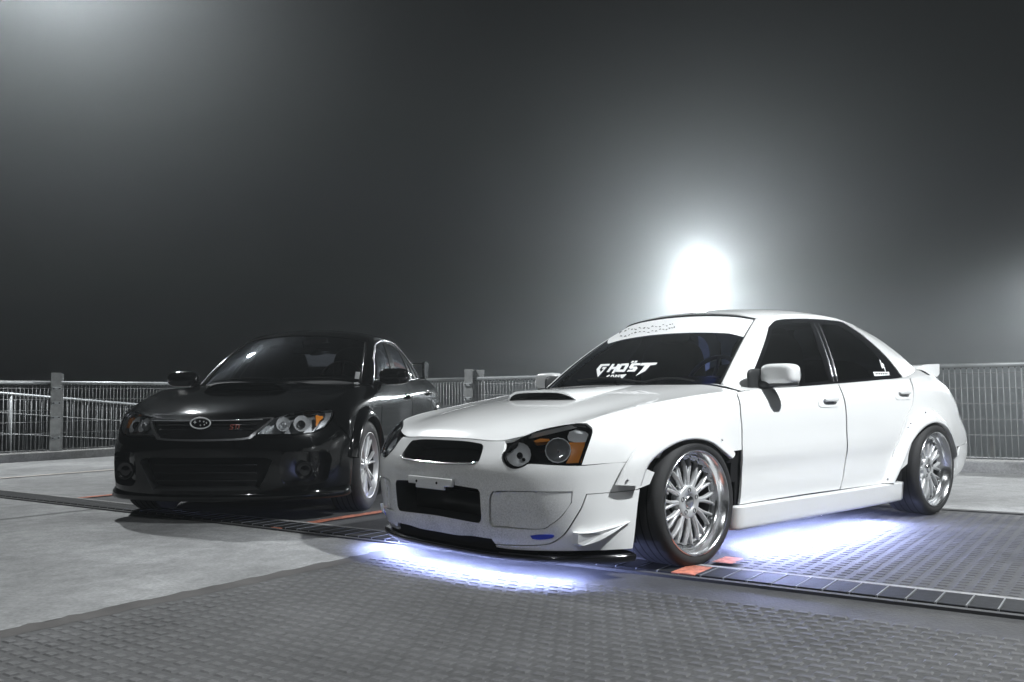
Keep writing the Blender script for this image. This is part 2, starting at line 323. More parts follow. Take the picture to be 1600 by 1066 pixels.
WO={
'headlight':[(2.452,5.571),(2.57,4.994),(2.744,4.57),(2.919,4.425),(3.126,4.477),(3.267,4.666),(3.432,4.811),(4.206,4.605),(5.001,4.436),(5.129,5.365),(5.329,6.667),(5.368,7.163),(5.312,7.681),(4.891,8.103),(4.271,8.206),(3.332,8.084),(2.715,7.097),(2.509,6.352)],
'fender':[(5.059,4.411),(5.187,5.347),(5.39,6.641),(5.45,7.221),(5.401,7.779),(4.951,8.214),(5.3,8.0),(6.0,8.0),(7.0,8.0),(8.0,8.0),(8.6,8.0),(9.0,8.0),(9.144,7.885),(9.069,6.653),(9.06,5.54),(9.032,4.34),(8.661,4.268),(8.557,4.709),(8.435,5.078),(8.298,5.364),(8.151,5.557),(8.0,5.646),(7.854,5.62),(7.713,5.473),(7.58,5.206),(7.455,4.823),(7.34,4.332),(6.572,4.304)],
'bumper_half':[(0.0,7.85),(1.0,7.85),(2.0,7.8),(2.35,7.6),(2.394,6.472),(2.395,5.576),(2.535,4.903),(2.731,4.455),(2.925,4.299),(3.142,4.367),(3.294,4.553),(3.448,4.699),(4.208,4.518),(5.04,4.35),(6.571,4.245),(7.246,3.56),(7.148,3.001),(6.853,2.831),(6.65,2.802),(5.18,2.727),(5.052,2.304),(4.921,1.998),(4.48,1.249),(4.213,0.936),(3.892,0.68),(3.476,0.553),(3.115,0.492),(2.105,0.389),(2.042,0.703),(1.361,0.716),(0.8,0.62),(0.0,0.62)],
'bumper_side':[(5.208,2.693),(6.65,2.768),(6.915,2.799),(6.846,1.862),(6.769,0.119),(5.086,0.214),(3.849,0.188),(2.568,0.13),(2.105,0.176),(2.102,0.32),(3.1,0.415),(3.485,0.484),(3.902,0.611),(4.237,0.885),(4.516,1.223),(4.955,1.971),(5.086,2.277)],
'fog_cover':[(2.774,2.776),(4.76,2.818),(4.714,2.381),(4.39,1.846),(4.006,1.499),(3.654,1.339),(2.67,1.338)],
'fog_plate':[(2.277,2.705),(2.754,2.774),(2.651,1.338),(2.175,1.307),(2.099,1.454),(2.156,2.416)],
'fog_hole':[(2.247,2.737),(2.775,2.814),(4.783,2.852),(4.737,2.375),(4.404,1.826),(4.014,1.475),(3.656,1.315),(2.145,1.273),(2.071,1.445),(2.131,2.421)],
'grille_up_half':[(0.0,7.337),(0.829,7.358),(1.516,7.147),(1.615,6.656),(1.685,5.094),(1.656,4.832),(1.491,4.613),(0.833,4.442),(0.0,4.388)],
'grille_low_half':[(0.0,2.905),(0.833,2.882),(1.658,2.814),(1.781,2.771),(1.827,2.646),(1.815,1.557),(1.759,1.435),(1.631,1.392),(0.833,1.427),(0.0,1.453)],
'front_door':[(9.165,7.877),(9.6,8.0),(10.0,8.0),(10.6,8.0),(11.097,7.974),(11.052,7.112),(11.046,6.27),(11.003,4.26),(10.993,3.271),(10.931,2.278),(10.869,1.586),(10.085,1.606),(9.023,1.578),(9.059,2.911),(9.054,4.334),(9.08,5.535),(9.09,6.647)],
'rear_door':[(11.126,7.976),(11.5,8.0),(12.0,8.0),(12.6,8.0),(12.94,7.969),(12.75,7.001),(12.62,6.123),(12.39,5.28),(12.173,3.954),(12.019,2.193),(11.942,1.547),(10.898,1.576),(10.959,2.27),(11.02,3.262),(11.03,4.253),(11.072,6.264),(11.079,7.104)],
'quarter':[(12.974,7.959),(13.2,8.0),(14.0,8.0),(14.7,8.0),(14.78,7.0),(14.85,6.0),(14.8,5.0),(14.85,4.2),(14.75,3.2),(14.3,3.0),(13.753,2.964),(13.685,3.603),(13.59,4.149),(13.474,4.575),(13.346,4.911),(13.212,5.146),(13.078,5.269),(12.951,5.276),(12.834,5.168),(12.729,4.945),(12.637,4.611),(12.559,4.176),(12.497,3.623),(12.454,2.988),(12.429,2.399),(11.972,1.568),(12.05,2.183),(12.202,3.944),(12.419,5.273),(12.652,6.116),(12.785,6.993)],
'rear_bumper_half':[(14.3,2.95),(14.75,3.12),(14.86,4.12),(15.3,4.2),(16.0,4.25),(17.0,4.3),(17.0,0.05),(16.0,0.05),(15.0,0.05),(14.3,0.05),(14.12,1.0),(14.2,2.0)],
'trunk_half':[(15.75,4.3),(16.0,4.3),(17.0,4.35),(17.0,8.0),(16.0,8.0),(15.0,8.0),(14.75,8.0),(14.82,7.05),(15.6,7.0),(15.7,5.0)],
'tail_light':[(14.82,5.0),(14.88,6.0),(14.82,6.95),(15.58,6.9),(15.66,5.05),(15.3,4.35),(14.92,4.3)],
'dlo':[(3.867,-0.115),(3.903,0.797),(4.157,3.279),(4.461,3.626),(4.855,3.701),(6.141,3.727),(6.833,3.79),(7.469,3.804),(7.896,3.161),(8.056,1.684),(8.078,0.027),(7.031,0.029),(6.239,0.005),(5.126,-0.003)],
'pane_front':[(4.115,0.08),(4.076,0.901),(4.362,3.054),(4.581,3.378),(4.889,3.491),(5.939,3.506),(5.959,1.782),(6.057,0.213),(5.125,0.177)],
'pane_rear':[(6.311,3.432),(6.761,3.478),(7.124,3.39),(7.48,2.805),(7.667,1.766),(7.729,0.321),(7.682,0.249),(6.889,0.197),(6.301,0.175),(6.245,1.704)],
'side_frame':[(2.97,0.02),(2.97,1.0),(2.97,2.0),(2.97,3.0),(2.97,3.93),(4.0,3.96),(5.0,3.96),(6.0,3.96),(7.0,3.96),(8.0,3.96),(9.0,3.95),(9.7,3.9),(9.7,3.0),(9.75,2.0),(9.8,1.0),(9.85,0.02),(9.0,0.02),(8.0,0.02),(7.0,0.02),(6.0,0.02),(5.0,0.02),(4.0,0.02)],
'banner':[(3.086,2.578),(2.292,2.738),(1.196,2.709),(0.274,2.668),(-0.701,2.589),(-1.577,2.452),(-2.75,3.3),(-2.85,3.86),(-2.0,3.86),(-1.0,3.86),(0.0,3.86),(1.0,3.86),(2.0,3.86),(2.85,3.86)],
'gh_g':[(-0.725,0.77),(-0.749,1.041),(-0.421,1.014),(-0.413,0.91),(-0.631,0.92),(-0.602,0.738),(-0.49,0.591),(-0.485,0.759),(-0.557,0.768),(-0.568,0.86),(-0.435,0.852),(-0.439,0.329)],
'gh_h':[(-0.307,0.571),(-0.35,0.999),(-0.267,0.989),(-0.243,0.83),(-0.16,0.831),(-0.178,0.979),(-0.099,0.97),(-0.052,0.486),(-0.125,0.492),(-0.152,0.707),(-0.237,0.71),(-0.225,0.563)],
'gh_o':[(-0.051,0.563),(-0.098,0.889),(-0.075,0.978),(0.126,0.98),(0.177,0.842),(0.199,0.561),(0.176,0.539)],
'gh_u1':[(0.157,1.013),(0.157,1.105),(0.22,1.101),(0.227,1.009)],
'gh_u2':[(0.245,1.007),(0.241,1.109),(0.302,1.105),(0.311,1.003)],
'gh_s':[(0.253,0.549),(0.254,0.644),(0.355,0.649),(0.36,0.697),(0.278,0.686),(0.22,0.771),(0.202,0.98),(0.444,0.972),(0.448,0.868),(0.308,0.859),(0.315,0.8),(0.401,0.806),(0.458,0.712),(0.451,0.551)],
'gh_t':[(0.454,0.853),(0.455,0.981),(0.841,0.99),(0.831,0.877),(0.716,0.855),(0.696,0.574),(0.559,0.33),(0.586,0.671),(0.578,0.849)],
'gh_c':[(-0.15,0.432),(-0.206,0.356),(-0.116,0.259),(-0.081,0.275),(-0.142,0.341),(-0.116,0.382)],
'gh_a':[(-0.069,0.284),(-0.086,0.422),(-0.02,0.418),(0.05,0.296),(0.015,0.298),(-0.026,0.361),(-0.043,0.353),(-0.031,0.277)],
'gh_n':[(0.058,0.295),(0.021,0.415),(0.063,0.412),(0.127,0.339),(0.105,0.41),(0.141,0.408),(0.18,0.289),(0.143,0.291),(0.086,0.35),(0.099,0.288)],
'gh_d':[(0.151,0.408),(0.307,0.429),(0.281,0.193),(0.201,0.298)],
'gh_o_hole':[(0.018,0.668),(-0.006,0.866),(0.081,0.874),(0.113,0.666)],
'scrib_00':[(-1.711,3.182),(-2.259,3.565),(-1.679,3.316),(-1.818,3.332)],
'scrib_01':[(-1.569,3.294),(-1.63,3.438),(-1.395,3.295),(-1.447,3.289)],
'scrib_02':[(-1.44,3.4),(-1.579,3.555),(-1.352,3.422),(-1.447,3.449)],
'scrib_03':[(-1.179,3.288),(-1.235,3.417),(-1.084,3.288),(-1.112,3.292)],
'scrib_04':[(-1.107,3.37),(-0.951,3.283),(-0.897,3.277),(-0.862,3.176)],
'scrib_05':[(-0.901,3.353),(-0.886,3.416),(-0.701,3.238),(-0.801,3.311)],
'scrib_06':[(-0.663,3.252),(-0.643,3.326),(-0.597,3.318),(-0.565,3.214)],
'scrib_07':[(-0.533,3.288),(-0.425,3.216),(-0.381,3.206),(-0.368,3.129)],
'scrib_08':[(-0.377,3.269),(-0.405,3.39),(-0.297,3.284),(-0.345,3.298)],
'scrib_09':[(-0.269,3.301),(-0.225,3.274),(-0.143,3.231),(-0.185,3.214)],
'scrib_10':[(-0.152,3.31),(-0.081,3.242),(-0.061,3.283),(-0.033,3.165)],
'scrib_11':[(-0.058,3.335),(-0.051,3.399),(0.023,3.315),(-0.008,3.332)],
'scrib_12':[(0.049,3.325),(0.124,3.254),(0.152,3.265),(0.163,3.186)],
'scrib_13':[(0.14,3.352),(0.178,3.361),(0.21,3.352),(0.216,3.297)],
'scrib_14':[(0.25,3.322),(0.223,3.412),(0.307,3.275),(0.259,3.35)],
'scrib_15':[(0.352,3.212),(0.404,3.149),(0.413,3.154),(0.45,3.058)],
'scrib_16':[(-1.413,2.92),(-1.353,2.956),(-1.188,2.845),(-1.228,2.833)],
'scrib_17':[(-1.037,2.736),(-1.086,2.869),(-0.934,2.77),(-0.994,2.765)],
'scrib_18':[(-0.907,2.798),(-0.928,2.907),(-0.887,2.883),(-0.862,2.827)],
'scrib_19':[(-0.879,2.919),(-0.881,2.993),(-0.823,2.953),(-0.824,2.923)],
'scrib_20':[(-0.766,2.926),(-0.795,3.048),(-0.668,2.946),(-0.714,2.939)],
'scrib_21':[(-0.623,2.948),(-0.623,3.043),(-0.515,2.943),(-0.575,2.976)],
'scrib_22':[(-0.472,2.943),(-0.444,3.009),(-0.335,2.879),(-0.398,2.941)],
'scrib_23':[(-0.291,2.874),(-0.238,2.893),(-0.178,2.843),(-0.193,2.822)],
'scrib_24':[(-0.179,2.917),(-0.177,2.987),(-0.092,2.914),(-0.141,2.932)],
'scrib_25':[(-0.028,2.86),(-0.051,2.956),(0.032,2.889),(-0.006,2.883)],
'scrib_26':[(0.023,2.973),(0.019,3.072),(0.087,2.989),(0.058,3.009)],
'scrib_27':[(0.105,3.015),(0.153,3.016),(0.222,2.917),(0.195,2.942)],
'scrib_28':[(0.243,2.93),(0.243,3.007),(0.268,3.001),(0.287,2.924)],
'scrib_29':[(0.251,3.09),(0.3,3.073),(0.297,3.117),(0.345,2.986)],
'scrib_30':[(0.32,3.117),(0.354,3.1),(0.369,3.107),(0.397,3.016)],
'scrib_31':[(0.374,3.137),(0.4,3.113),(0.411,3.153),(0.441,3.034)],
'bolt':[(7.694,1.304),(7.718,1.282),(7.654,1.017),(7.796,1.136),(7.784,1.005),(7.677,0.851),(7.678,0.757),(7.627,0.513),(7.606,0.515),(7.648,0.759),(7.571,0.707),(7.605,0.951)],
'tag':[(7.24,0.53),(7.728,0.479),(7.673,0.276),(7.223,0.286)],
'tagtxt_0':[(7.286,0.452),(7.323,0.456),(7.307,0.368),(7.273,0.36)],
'tagtxt_1':[(7.337,0.447),(7.374,0.451),(7.357,0.362),(7.323,0.355)],
'tagtxt_2':[(7.388,0.442),(7.426,0.446),(7.408,0.357),(7.373,0.349)],
'tagtxt_3':[(7.441,0.436),(7.479,0.44),(7.46,0.35),(7.424,0.343)],
'tagtxt_4':[(7.494,0.43),(7.533,0.434),(7.513,0.344),(7.476,0.336)],
'tagtxt_5':[(7.548,0.424),(7.588,0.428),(7.567,0.337),(7.529,0.33)],
'tagtxt_6':[(7.604,0.418),(7.645,0.42),(7.622,0.329),(7.584,0.322)],
'handle_f':[(10.536,7.303),(10.628,7.333),(10.874,7.006),(10.922,6.763),(10.904,6.404),(10.87,6.351),(10.546,6.427),(10.509,6.688)],
'handle_r':[(12.304,7.244),(12.421,7.298),(12.61,7.104),(12.638,6.884),(12.599,6.499),(12.556,6.437),(12.297,6.475),(12.262,6.681)],
'slot_outline':[(3.219,1.049),(3.629,1.135),(4.123,1.139),(4.199,1.068),(4.048,0.946),(3.588,0.845),(3.277,0.873)],
'canard':[(4.698,1.246),(5.165,1.247),(5.867,1.388),(6.602,1.542),(5.971,1.181),(5.341,0.792),(4.783,0.576),(4.62,0.729)],
'amber':[(4.629,6.365),(5.159,6.197),(5.067,4.611),(4.576,4.681),(4.699,5.477)],
'amber_top':[(3.357,7.631),(3.624,7.725),(3.95,7.275),(3.983,6.931),(3.673,7.007),(3.431,7.202)],
'hl_corner':[(4.571,7.045),(4.663,7.782),(4.923,7.909),(5.224,7.409),(5.281,6.916),(5.169,6.268),(4.847,6.368),(4.608,6.608)],
'bowl_a':[(3.381,5.658),(3.377,5.231),(3.303,4.88),(3.175,4.644),(3.016,4.564),(2.85,4.656),(2.692,4.919),(2.559,5.325),(2.466,5.843),(2.445,6.426),(2.506,6.967),(2.644,7.337),(2.827,7.335),(3.016,7.014),(3.189,6.589),(3.316,6.131)],
'bowl_b':[(4.696,5.67),(4.672,5.309),(4.592,5.015),(4.469,4.824),(4.321,4.769),(4.167,4.868),(4.03,5.106),(3.929,5.449),(3.881,5.856),(3.904,6.264),(3.993,6.593),(4.13,6.797),(4.288,6.83),(4.442,6.686),(4.572,6.414),(4.661,6.06)],
'pillar_a':[(6.077,3.443),(6.153,0.15)],
'pillar_b':[(6.224,3.441),(6.238,0.152)],
'wiper_a':[(-0.955,0.148),(-0.44,0.178),(-0.028,0.194),(0.54,0.052),(0.993,-0.068)],
'wiper_b':[(0.92,-0.039),(1.21,0.118),(1.602,0.161),(2.155,0.063)],
}
BO={
'headlight':[(1.754,5.019),(2.012,6.578),(2.245,7.691),(3.237,8.1),(4.295,8.204),(5.426,7.771),(5.486,7.554),(5.065,6.815),(4.747,6.187),(4.326,5.613),(3.87,5.257),(2.571,5.114)],
'fender':[(5.108,6.545),(5.61,7.501),(5.411,7.927),(5.6,8.0),(6.0,8.0),(7.0,8.0),(8.0,8.0),(9.0,8.0),(9.054,7.131),(9.086,5.974),(9.086,4.486),(9.065,2.637),(9.022,0.754),(8.86,0.754),(8.974,1.47),(8.981,2.082),(8.955,2.711),(8.898,3.306),(8.807,3.853),(8.68,4.37),(8.52,4.82),(8.328,5.159),(8.12,5.374),(7.914,5.457),(7.72,5.395),(7.535,5.166),(7.359,4.742),(7.193,4.12),(7.041,3.451),(6.698,3.663),(6.125,4.539)],
'bumper_half':[(0.0,7.9),(1.0,7.9),(2.0,7.9),(2.176,7.878),(1.929,6.479),(1.699,4.842),(2.579,4.947),(3.888,5.064),(4.356,5.422),(4.771,6.011),(5.044,6.532),(6.027,4.473),(6.61,3.55),(7.028,3.393),(6.925,2.857),(6.852,2.356),(6.826,1.852),(6.858,1.362),(7.05,0.3),(7.0,0.05),(6.0,0.0),(5.0,0.0),(4.0,0.0),(3.0,0.0),(2.0,0.0),(1.0,0.0),(0.0,0.0)],
'grille_half':[(0.0,7.64),(1.0,7.667),(1.968,7.634),(2.067,7.444),(1.558,4.872),(1.43,4.595),(1.0,4.458),(0.0,4.404)],
'grille_frame_half':[(0.0,7.857),(1.0,7.867),(2.068,7.815),(2.198,7.56),(1.636,4.705),(1.455,4.368),(1.0,4.25),(0.0,4.201)],
'lower_half':[(0.0,2.898),(1.506,2.898),(2.191,2.8),(2.328,2.615),(1.826,1.205),(1.663,1.054),(0.0,1.0)],
'fog_recess':[(2.925,3.24),(4.188,3.176),(4.872,3.0),(4.994,2.613),(4.766,1.565),(4.386,1.299),(3.074,1.205),(2.698,1.478),(2.622,2.264),(2.736,3.0)],
'front_door':[(9.065,7.207),(9.5,8.0),(10.0,8.0),(10.8,8.0),(11.0,8.0),(11.04,5.991),(11.04,4.425),(11.0,2.636),(10.92,0.755),(9.086,0.754),(9.106,2.637),(9.117,4.484),(9.106,5.969)],
'rear_door':[(11.05,8.0),(11.5,8.0),(12.0,8.0),(12.5,8.0),(12.526,6.33),(12.544,5.646),(12.366,4.814),(12.276,3.485),(12.186,1.727),(12.094,0.708),(10.95,0.755),(11.03,2.637),(11.07,4.423),(11.07,5.984)],
'quarter':[(12.55,8.0),(13.2,8.0),(14.0,8.0),(14.7,8.0),(14.78,7.0),(14.85,6.0),(14.8,5.0),(14.85,4.2),(14.75,3.2),(14.3,3.0),(13.825,2.533),(13.749,3.234),(13.629,3.786),(13.474,4.251),(13.298,4.6),(13.118,4.798),(12.946,4.839),(12.789,4.728),(12.652,4.461),(12.536,4.051),(12.444,3.545),(12.381,2.941),(12.348,2.231),(12.349,1.508),(12.382,0.582),(12.122,0.701),(12.214,1.725),(12.303,3.483),(12.392,4.812),(12.57,5.645),(12.552,6.327)],
'rear_bumper_half':[(14.3,2.95),(14.75,3.12),(14.86,4.12),(15.3,4.2),(16.0,4.25),(17.0,4.3),(17.0,0.05),(16.0,0.05),(15.0,0.05),(14.3,0.05),(14.12,1.0),(14.2,2.0)],
'trunk_half':[(15.75,4.3),(16.0,4.3),(17.0,4.35),(17.0,8.0),(16.0,8.0),(15.0,8.0),(14.75,8.0),(14.82,7.05),(15.6,7.0),(15.7,5.0)],
'tail_light':[(14.82,5.0),(14.88,6.0),(14.82,6.95),(15.58,6.9),(15.66,5.05),(15.3,4.35),(14.92,4.3)],
'side_frame':[(2.97,0.02),(2.97,1.0),(2.97,2.0),(2.97,3.0),(2.97,3.93),(4.0,3.96),(5.0,3.96),(6.0,3.96),(7.0,3.96),(8.0,3.96),(9.0,3.95),(9.7,3.9),(9.7,3.0),(9.75,2.0),(9.8,1.0),(9.85,0.02),(9.0,0.02),(8.0,0.02),(7.0,0.02),(6.0,0.02),(5.0,0.02),(4.0,0.02)],
'dlo':[(3.812,-0.107),(3.832,2.155),(4.266,3.311),(4.817,3.619),(5.634,3.795),(6.482,3.828),(7.859,3.458),(8.001,1.908),(7.871,0.1),(5.644,0.034)],
'pane_front':[(3.962,0.0),(4.07,2.153),(4.427,3.104),(4.924,3.436),(5.613,3.584),(5.417,2.015),(5.384,0.093)],
'pane_rear':[(5.931,3.562),(6.462,3.487),(7.107,2.969),(7.004,1.561),(6.978,0.182),(5.786,0.122)],
'pane_q':[(8.693,3.517),(7.411,1.737),(7.508,0.149),(7.168,0.172),(7.242,1.581)],
'sticker':[(2.649,0.871),(3.017,0.859),(3.008,0.295),(2.671,0.318)],
'sticker2':[(2.677,0.022),(2.996,0.093),(2.954,-0.136),(2.702,-0.176)],
'bowl_a':[(3.016,6.651),(2.99,6.264),(2.925,5.936),(2.827,5.709),(2.708,5.628),(2.584,5.714),(2.47,5.964),(2.385,6.349),(2.338,6.821),(2.339,7.279),(2.394,7.642),(2.507,7.851),(2.659,7.875),(2.812,7.725),(2.929,7.437),(2.996,7.058)],
'bowl_b':[(3.928,6.627),(3.875,6.23),(3.781,5.881),(3.657,5.633),(3.515,5.552),(3.372,5.652),(3.25,5.913),(3.17,6.285),(3.147,6.72),(3.189,7.162),(3.294,7.534),(3.441,7.759),(3.606,7.807),(3.758,7.682),(3.871,7.411),(3.927,7.037)],
'amber':[(4.287,7.925),(4.5,8.032),(4.565,7.797),(4.892,7.753),(4.765,7.201),(4.453,6.767),(4.356,6.38),(4.141,5.747),(4.08,5.851)],
'hl_clear':[(5.006,7.793),(5.382,7.589),(5.022,6.92),(4.684,6.291),(4.361,5.83),(4.202,5.688),(4.426,6.445),(4.747,7.118)],
}
W_ST=[[(-.8,.0,.115),(-.83,.0,.19),(-.842,.0,.3),(-.85,.0,.4),(-.848,.0,.462),(-.826,.0,.51),(-.802,.0,.55),(-.786,.0,.58),(-.774,.0,.602)],[(-.797,.18,.115),(-.828,.18,.19),(-.84,.18,.3),(-.848,.18,.4),(-.846,.18,.462),(-.824,.18,.508),(-.8,.18,.548),(-.783,.18,.578),(-.77,.18,.6)],[(-.78,.36,.115),(-.812,.36,.19),(-.828,.36,.3),(-.834,.36,.4),(-.832,.36,.46),(-.812,.36,.506),(-.786,.355,.545),(-.766,.35,.574),(-.752,.345,.594)],[(-.732,.52,.115),(-.764,.52,.19),(-.783,.52,.3),(-.792,.52,.4),(-.79,.52,.463),(-.776,.515,.512),(-.752,.505,.556),(-.728,.49,.594),(-.708,.47,.616)],[(-.668,.635,.115),(-.7,.64,.19),(-.718,.645,.3),(-.727,.645,.4),(-.726,.645,.467),(-.714,.638,.52),(-.692,.622,.572),(-.666,.598,.618),(-.642,.572,.645)],[(-.575,.73,.115),(-.603,.738,.19),(-.622,.745,.3),(-.63,.748,.4),(-.632,.75,.472),(-.624,.745,.53),(-.608,.732,.586),(-.584,.708,.636),(-.56,.668,.668)],[(-.465,.795,.118),(-.48,.803,.19),(-.49,.81,.3),(-.494,.815,.4),(-.498,.82,.48),(-.496,.818,.545),(-.488,.806,.605),(-.474,.775,.656),(-.46,.69,.694)],[(-.34,.825,.12),(-.34,.835,.19),(-.34,.845,.3),(-.34,.85,.4),(-.34,.855,.485),(-.34,.852,.555),(-.34,.838,.62),(-.335,.8,.674),(-.33,.695,.718)],[(.0,.83,.125),(.0,.845,.19),(.0,.858,.3),(.0,.864,.4),(.0,.868,.49),(.0,.864,.57),(.0,.85,.645),(.0,.815,.715),(.0,.715,.766)],[(.38,.822,.125),(.38,.838,.19),(.38,.85,.3),(.38,.853,.41),(.38,.862,.49),(.38,.858,.575),(.38,.852,.66),(.38,.838,.742),(.38,.79,.806)],[(.9,.82,.125),(.9,.836,.19),(.9,.85,.3),(.9,.853,.41),(.9,.862,.492),(.9,.856,.58),(.9,.85,.67),(.9,.836,.756),(.9,.796,.822)],[(1.43,.82,.125),(1.43,.836,.19),(1.43,.85,.3),(1.43,.853,.41),(1.43,.862,.494),(1.43,.856,.588),(1.43,.85,.684),(1.43,.834,.774),(1.43,.794,.841)],[(1.95,.82,.13),(1.95,.836,.19),(1.95,.85,.3),(1.95,.853,.41),(1.95,.864,.496),(1.95,.86,.595),(1.95,.85,.696),(1.95,.83,.793),(1.95,.782,.864)],[(2.52,.815,.15),(2.52,.832,.21),(2.52,.848,.31),(2.52,.858,.41),(2.52,.866,.505),(2.52,.86,.605),(2.52,.842,.71),(2.52,.812,.812),(2.52,.75,.888)],[(2.95,.79,.18),(2.95,.808,.23),(2.95,.825,.32),(2.95,.835,.42),(2.95,.84,.51),(2.95,.83,.615),(2.95,.802,.72),(2.95,.758,.828),(2.95,.68,.914)],[(3.3,.7,.2),(3.36,.72,.25),(3.4,.735,.33),(3.41,.74,.42),(3.395,.735,.515),(3.355,.715,.615),(3.335,.7,.715),(3.31,.66,.815),(3.27,.59,.905)],[(3.43,.5,.205),(3.49,.51,.26),(3.525,.52,.34),(3.53,.52,.43),(3.515,.515,.52),(3.47,.505,.615),(3.44,.495,.715),(3.4,.47,.815),(3.355,.44,.905)],[(3.48,.0,.21),(3.54,.0,.26),(3.575,.0,.34),(3.58,.0,.43),(3.56,.0,.52),(3.51,.0,.615),(3.475,.0,.715),(3.43,.0,.815),(3.385,.0,.91)]]
W_GR=[[(.375,.0,.862),(.523,.001,.978),(.676,.001,1.086),(.835,.001,1.185),(1.0,.0,1.276)],[(.4,.28,.858),(.546,.269,.973),(.697,.257,1.08),(.853,.244,1.179),(1.015,.23,1.269)],[(.455,.5,.85),(.597,.478,.963),(.745,.454,1.068),(.897,.428,1.165),(1.055,.4,1.253)],[(.535,.655,.842),(.675,.623,.951),(.819,.586,1.053),(.967,.545,1.146),(1.12,.5,1.232)],[(.66,.752,.822),(.793,.705,.937),(.927,.65,1.046),(1.063,.587,1.149),(1.2,.517,1.245)],[(1.0,.764,.824),(1.095,.716,.942),(1.19,.659,1.056),(1.285,.594,1.164),(1.38,.52,1.268)],[(1.43,.762,.842),(1.487,.714,.96),(1.545,.657,1.072),(1.602,.592,1.18),(1.66,.518,1.283)],[(1.95,.75,.865),(1.958,.703,.976),(1.965,.647,1.082),(1.973,.583,1.183),(1.98,.51,1.279)],[(2.45,.722,.89),(2.393,.678,.99),(2.336,.625,1.084),(2.278,.564,1.173),(2.22,.495,1.256)],[(2.78,.655,.935),(2.677,.621,1.02),(2.573,.58,1.099),(2.467,.531,1.172),(2.36,.475,1.238)],[(2.96,.56,.972),(2.83,.533,1.053),(2.697,.502,1.126),(2.56,.468,1.19),(2.42,.43,1.245)],[(3.04,.3,.985),(2.899,.289,1.069),(2.753,.277,1.144),(2.604,.264,1.209),(2.45,.25,1.266)],[(3.06,.0,.99),(2.916,.001,1.075),(2.769,.001,1.15),(2.616,.001,1.217),(2.46,.0,1.274)]]
W_HS=[[(-.774,.0,.602),(-.77,.19,.6),(-.745,.36,.596),(-.69,.5,.622),(-.575,.655,.665)],[(-.7,.0,.652),(-.692,.2,.65),(-.662,.38,.645),(-.6,.535,.656),(-.49,.68,.688)],[(-.56,.0,.7),(-.55,.2,.698),(-.52,.39,.692),(-.46,.55,.69),(-.37,.69,.711)],[(-.33,.0,.748),(-.32,.21,.746),(-.29,.4,.74),(-.235,.56,.734),(-.16,.695,.744)],[(-.06,.0,.79),(-.05,.21,.788),(-.02,.41,.782),(.025,.57,.776),(.085,.7,.78)],[(.2,.0,.826),(.21,.21,.825),(.235,.41,.82),(.27,.585,.812),(.31,.752,.798)],[(.385,.0,.85),(.405,.22,.85),(.445,.42,.847),(.49,.6,.841),(.47,.755,.822)]]
